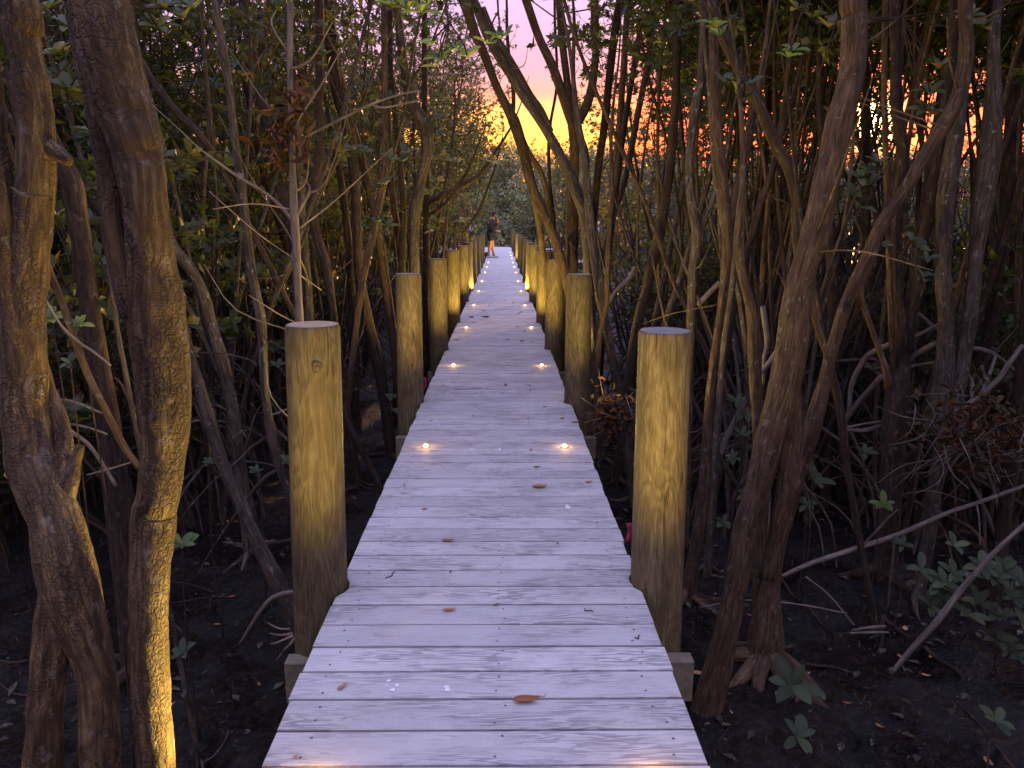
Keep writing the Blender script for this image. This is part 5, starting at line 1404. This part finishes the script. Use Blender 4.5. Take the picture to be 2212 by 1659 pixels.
def person(label, loc, rz, J, shirt, shorts, cap=True, sleeves=True, scale=1.0):
    """J: joints facing +x"""
    e = empty('person', loc, label, 'person')
    e.rotation_euler = (0, 0, rz); e.scale = [scale] * 3
    k = {}
    nodes, edges = [], []

    def nd(key, p, r, frm=None):
        k[key] = len(nodes); nodes.append((p, r))
        if frm is not None: edges.append((k[frm], k[key]))
    nd('pel', J['pel'], .115)
    nd('spine', J['spine'], .12, 'pel'); nd('chest', J['chest'], .135, 'spine'); nd('neckb', J['neck'], .062, 'chest')
    nd('headb', J['headb'], .065, 'neckb'); nd('head', J['head'], .098, 'headb'); nd('crown', J['crown'], .07, 'head')
    nd('nose', tuple(Vector(J['head']) + Vector((.1, 0, -.02))), .02, 'head')
    nd('chin', tuple(Vector(J['headb']) + Vector((.07, 0, .035))), .04, 'headb')
    for s in 'lr':
        nd('sh' + s, J['sh' + s], .062, 'chest'); nd('el' + s, J['el' + s], .042, 'sh' + s); nd('wr' + s, J['wr' + s], .03, 'el' + s)
        w = Vector(J['wr' + s]); hd = (w - Vector(J['el' + s])).normalized()
        fw = Vector(J.get('hand' + s, hd)).normalized()
        pm = w + fw * .06
        nd('pa' + s, tuple(pm), .032, 'wr' + s)
        sd = fw.cross(Vector((0, 1, 0))); sd = sd.normalized() if sd.length > .1 else Vector((0, 1, 0))
        for i in range(4):
            b = pm + sd * (.018 * (i - 1.5)) + fw * .03
            nd('f%s%d' % (s, i), tuple(b + fw * .03), .009, 'pa' + s)
            nd('g%s%d' % (s, i), tuple(b + fw * (.055 + .008 * (1.5 - abs(i - 1.5))) + Vector((0, .012 if s == 'r' else -.012, -.006))), .007, 'f%s%d' % (s, i))
        nd('th' + s, tuple(w + fw * .035 + sd * .045), .01, 'pa' + s)
        nd('hp' + s, J['hp' + s], .092, 'pel'); nd('kn' + s, J['kn' + s], .068, 'hp' + s)
        kn, an = Vector(J['kn' + s]), Vector(J['an' + s])
        nd('cf' + s, tuple(kn.lerp(an, .35) + Vector((-.015, 0, 0))), .07, 'kn' + s)
        nd('an' + s, J['an' + s], .036, 'cf' + s)
        nd('he' + s, tuple(an + Vector((-.03, 0, -.055))), .03, 'an' + s)
        nd('to' + s, tuple(an + Vector((.15, 0, -.07))), .028, 'an' + s)
    skin_chain('body', nodes, edges, M['skin'], e)
    # shirt
    n2 = [(J['spine'], .165), (J['pel'], .16), (J['chest'], .18), (tuple(Vector(J['neck']) * .75 + Vector(J['chest']) * .25), .08)]
    e2 = [(0, 1), (0, 2), (2, 3)]
    for s in 'lr':
        i = len(n2)
        n2.append((J['sh' + s], .1)); e2.append((2, i))
        if sleeves:
            n2.append((J['el' + s], .078)); e2.append((i, i + 1))
            n2.append((tuple(Vector(J['wr' + s]).lerp(Vector(J['el' + s]), .1)), .062)); e2.append((i + 1, i + 2))
        else:
            n2.append((tuple(Vector(J['sh' + s]).lerp(Vector(J['el' + s]), .6)), .085)); e2.append((i, i + 1))
    skin_chain('shirt', n2, e2, M[shirt], e)
    n3 = [(tuple(Vector(J['pel']) + Vector((0, 0, .03))), .14)]
    e3 = []
    for s in 'lr':
        i = len(n3)
        n3.append((J['hp' + s], .125)); e3.append((0, i))
        n3.append((tuple(Vector(J['hp' + s]).lerp(Vector(J['kn' + s]), .68)), .115)); e3.append((i, i + 1))
    skin_chain('shorts', n3, e3, M[shorts], e)
    for s in 'lr':
        an = Vector(J['an' + s])
        mb = MB()
        ellipsoid(mb, (an.x + .06, an.y, an.z - .05), .145, .052, .055, 14, 8, -.6)
        mb.build('shoe', M['shoe'], e)
    mb = MB(); h = Vector(J['head'])
    if cap:
        ellipsoid(mb, (h.x - .005, h.y, h.z + .03), .112, .1, .1, 18, 10, 0.0)
        tilt = -.15
        vs = []
        for i in range(9):
            a = -1.0 + 2.0 * i / 8
            for q, zz in ((.10, .035), (.19, .02)):
                vs.append((h.x + q * math.cos(a), h.y + q * math.sin(a) * .85, h.z + zz))
        b = len(mb.v)
        mb.add(vs, [(2 * i, 2 * i + 1, 2 * i + 3, 2 * i + 2) for i in range(8)])
        o = mb.build('cap', M['cap'], e); o.modifiers.new('thick', 'SOLIDIFY').thickness = .006
        mb = MB(); ellipsoid(mb, (h.x - .025, h.y, h.z - .02), .088, .096, .085, 14, 8)
        mb.build('hair', M['hair'], e)
    else:
        ellipsoid(mb, (h.x - .02, h.y, h.z + .03), .105, .104, .1, 16, 10, -.4)
        mb.build('hair', M['hair'], e)
    return e


manJ = dict(pel=(0, 0, .98), spine=(-.01, 0, 1.16), chest=(.02, 0, 1.38), neck=(.08, 0, 1.53), headb=(.115, 0, 1.58), head=(.145, 0, 1.68), crown=(.15, 0, 1.745),
            shl=(.05, .19, 1.45), ell=(.14, .26, 1.2), wrl=(.29, .12, 1.4), handl=(-.15, -.3, 1), shr=(.04, -.19, 1.45), elr=(.06, -.25, 1.17), wrr=(.27, -.2, 1.06), handr=(1, .1, -.15),
            hpl=(.01, .1, .93), knl=(.06, .13, .5), anl=(.1, .14, .09), hpr=(.0, -.1, .93), knr=(.0, -.1, .5), anr=(-.08, -.1, .09))
pm = person('walker in black cap, black long sleeved top and shorts with hand raised to the face', gp(1060, 557) + Vector((0, 0, .0)), -.12, manJ, 'shirt_black', 'shorts_black', scale=1.05)
mb = MB(); box(mb, -.07, .07, -.006, .006, -.035, .035)
o = mb.build('phone', M['phone'], None, False, gp(1060, 557) + Vector((.4, -.23, 1.05))); o.modifiers.new('edge', 'BEVEL').width = .005
tag(o, 'dark phone held low in the walker\'s hand', 'phone')
stJ = dict(pel=(0, 0, .96), spine=(0, 0, 1.14), chest=(0, 0, 1.36), neck=(.02, 0, 1.5), headb=(.03, 0, 1.55), head=(.045, 0, 1.65), crown=(.045, 0, 1.71),
           shl=(0, .19, 1.42), ell=(.1, .27, 1.16), wrl=(.3, .18, 1.2), handl=(1, -.2, .2), shr=(0, -.19, 1.42), elr=(.06, -.27, 1.15), wrr=(.28, -.16, 1.18), handr=(1, .2, .2),
           hpl=(0, .1, .91), knl=(.02, .12, .49), anl=(0, .13, .09), hpr=(0, -.1, .91), knr=(.02, -.12, .49), anr=(-.02, -.13, .09))
q = at(1014, 482, 42.0)
person('person in white T-shirt standing on the far landing behind yellow leaves', (q.x, 42.0, 0), -1.2, stJ, 'shirt_white', 'shorts_black', False, False)
q = at(1286, 482, 29.0)
person('person in white top and black shorts half hidden behind right trunks', (q.x, 29.0, 0), 2.6, stJ, 'shirt_white', 'shorts_black', False, False)

# bench on the right landing
bx = at(1190, 540, 29.5).x
e = empty('bench', (bx, 29.5, 0), 'low timber bench on the right landing behind the slanting trunks', 'bench')
mb = MB()
for k in range(4): box(mb, -.6, .6, -.22 + .115 * k, -.115 + .115 * k, .41, .45, R.random())
mb.build('seat', M['deck'], e, False)
for s in (-.5, .5):
    mb = MB(); box(mb, s - .05, s + .05, -.2, .2, -.004, .41); mb.build('leg', M['beam'], e, False)
# sign on two tall timber posts beside the far landing
p0 = at(978, 482, 41.0); p1 = at(992, 482, 41.0)
e = empty('notice_board', (p0.x, 41, 0), 'red edged notice board between two tall orange lit timber posts', 'sign')
ztop = at(985, 428, 41.0).z
for xx in (0.0, p1.x - p0.x):
    mb = MB(); box(mb, xx - .06, xx + .06, -.06, .06, -.004, ztop); mb.build('leg', M['timber'], e, False)
zb = at(985, 441, 41).z
mb = MB(); box(mb, .062, p1.x - p0.x - .062, -.02, .02, zb, zb + .3); mb.build('panel', M['signface'], e, False)
mb = MB(); box(mb, .064, .11, -.03, -.022, zb, zb + .3); mb.build('red_strip', M['red'], e, False)
for k, px in enumerate((930, 937)):
    q = at(px, 482, 36 + k)
    mb = MB(); tube(mb, [(0, 0, -1.5, .08), (0, 0, .5, .08), (0, 0, 1.15 + .1 * k, .078)], 14, 3)
    tag(mb.build('mooring_post', M['timber'], None, True, (q.x, 36 + k, 0)), ['orange lit timber pile left of the notice board', 'shorter rear timber pile left of the notice board'][k], 'post')

# ------------------------------------------------------------------ light
sd = ray(1885, 262).normalized()
SUN_EL = math.asin(sd.z); SUN_AZ = math.atan2(sd.x, sd.y)
world = bpy.data.worlds.new('World'); SC.world = world
world.use_nodes = True
nt = world.node_tree; N = nt.nodes; Lk = nt.links
N.clear()
out = N.new('ShaderNodeOutputWorld')
sky = N.new('ShaderNodeTexSky'); sky.sky_type = 'NISHITA'; sky.sun_disc = False
sky.sun_elevation = SUN_EL; sky.sun_rotation = SUN_AZ
bg1 = N.new('ShaderNodeBackground'); bg1.inputs['Strength'].default_value = 0.008
Lk.new(sky.outputs[0], bg1.inputs['Color'])
tc = N.new('ShaderNodeTexCoord').outputs['Generated']
sep = N.new('ShaderNodeSeparateXYZ'); Lk.new(tc, sep.inputs[0])
LOWSKY = lambda st: [(p, tuple(q * (.56 if p < .34 else 1.0) for q in c)) for p, c in st]
warm = ramp(N, Lk, sep.outputs['Z'], LOWSKY([(0.0, (.9, .2, .03)), (.085, (1.9, .5, .05)), (.108, (3.2, 1.35, .16)), (.136, (2.8, 1.05, .2)), (.158, (1.5, .5, .32)), (.185, (1.0, .43, .55)), (.27, (.86, .55, .92)), (.48, (.68, .62, 1.1)), (1.0, (.82, .81, 1.34))]))
red = ramp(N, Lk, sep.outputs['Z'], LOWSKY([(0.0, (1.2, .16, .03)), (.085, (4.2, .34, .07)), (.13, (4.2, .36, .1)), (.175, (2.2, .34, .24)), (.24, (1.3, .42, .36)), (.32, (.8, .47, .66)), (.48, (.68, .62, 1.1)), (1.0, (.82, .81, 1.34))]))
cool = ramp(N, Lk, sep.outputs['Z'], LOWSKY([(0.0, (.7, .3, .22)), (.1, (.9, .42, .33)), (.16, (.88, .47, .5)), (.22, (.76, .5, .68)), (.3, (.62, .52, .88)), (.5, (.68, .64, 1.12)), (1.0, (.82, .81, 1.34))]))
dt = N.new('ShaderNodeVectorMath'); dt.operation = 'DOT_PRODUCT'
Lk.new(tc, dt.inputs[0]); dt.inputs[1].default_value = sd
dot = dt.outputs['Value']
fac = N.new('ShaderNodeMapRange'); fac.inputs['From Min'].default_value = .45; fac.inputs['From Max'].default_value = .93
fac.interpolation_type = 'SMOOTHSTEP'
Lk.new(dot, fac.inputs['Value'])
cl = noisetex(N, Lk, mapping(N, Lk, tc, (2.5, 2.5, 9)), 1.0, 5, .55)
base = mixcol(N, Lk, fac.outputs[0], cool, warm)
fac2 = N.new('ShaderNodeMapRange'); fac2.inputs['From Min'].default_value = .94; fac2.inputs['From Max'].default_value = .978
fac2.interpolation_type = 'SMOOTHSTEP'; Lk.new(dot, fac2.inputs['Value'])
base = mixcol(N, Lk, fac2.outputs[0], base, red)
base = mixcol(N, Lk, 1.0, base, ramp(N, Lk, cl, [(.3, (.88, .9, .95)), (.7, (1.08, 1.04, 1.0))]), 'MULTIPLY')
dpos = math_(N, Lk, 'MAXIMUM', dot, 0.0)
g1 = math_(N, Lk, 'MULTIPLY', math_(N, Lk, 'POWER', dpos, 120.0), 0.35)
g2 = math_(N, Lk, 'MULTIPLY', math_(N, Lk, 'POWER', dpos, 6000.0), 26.0)
glow = mixcol(N, Lk, 1.0, mixcol(N, Lk, 1.0, (1.0, .12, .0), g1, 'MULTIPLY'), mixcol(N, Lk, 1.0, (1.0, .55, .2), g2, 'MULTIPLY'), 'ADD')
bg2 = N.new('ShaderNodeBackground'); bg2.inputs['Strength'].default_value = 1.0
Lk.new(mixcol(N, Lk, 1.0, base, glow, 'ADD'), bg2.inputs['Color'])
ad = N.new('ShaderNodeAddShader'); Lk.new(bg1.outputs[0], ad.inputs[0]); Lk.new(bg2.outputs[0], ad.inputs[1])
Lk.new(ad.outputs[0], out.inputs['Surface'])

L = bpy.data.lights.new('sun', 'SUN'); L.energy = 3.2; L.angle = math.radians(.5); L.color = (1.0, .5, .2)
so = bpy.data.objects.new('sun', L); COL.objects.link(so)
so.rotation_euler = (-sd).to_track_quat('-Z', 'Y').to_euler()

cam = bpy.data.cameras.new('camera'); co = bpy.data.objects.new('camera', cam); COL.objects.link(co)
cam.sensor_width = 36; cam.lens = 36 * FPX / 2212; cam.clip_end = 2000; cam.clip_start = .05
co.location = EYE; co.rotation_euler = ROT.to_euler()
SC.camera = co
SC.view_settings.view_transform = 'Standard'; SC.view_settings.look = 'None'
SC.view_settings.exposure = 1.05; SC.view_settings.gamma = 1
SC.cycles.max_bounces = 6; SC.cycles.diffuse_bounces = 1; SC.cycles.transparent_max_bounces = 4
SC.cycles.caustics_reflective = False; SC.cycles.caustics_refractive = False
SC.cycles.sample_clamp_indirect = 4.0
SC.cycles.use_denoising = True
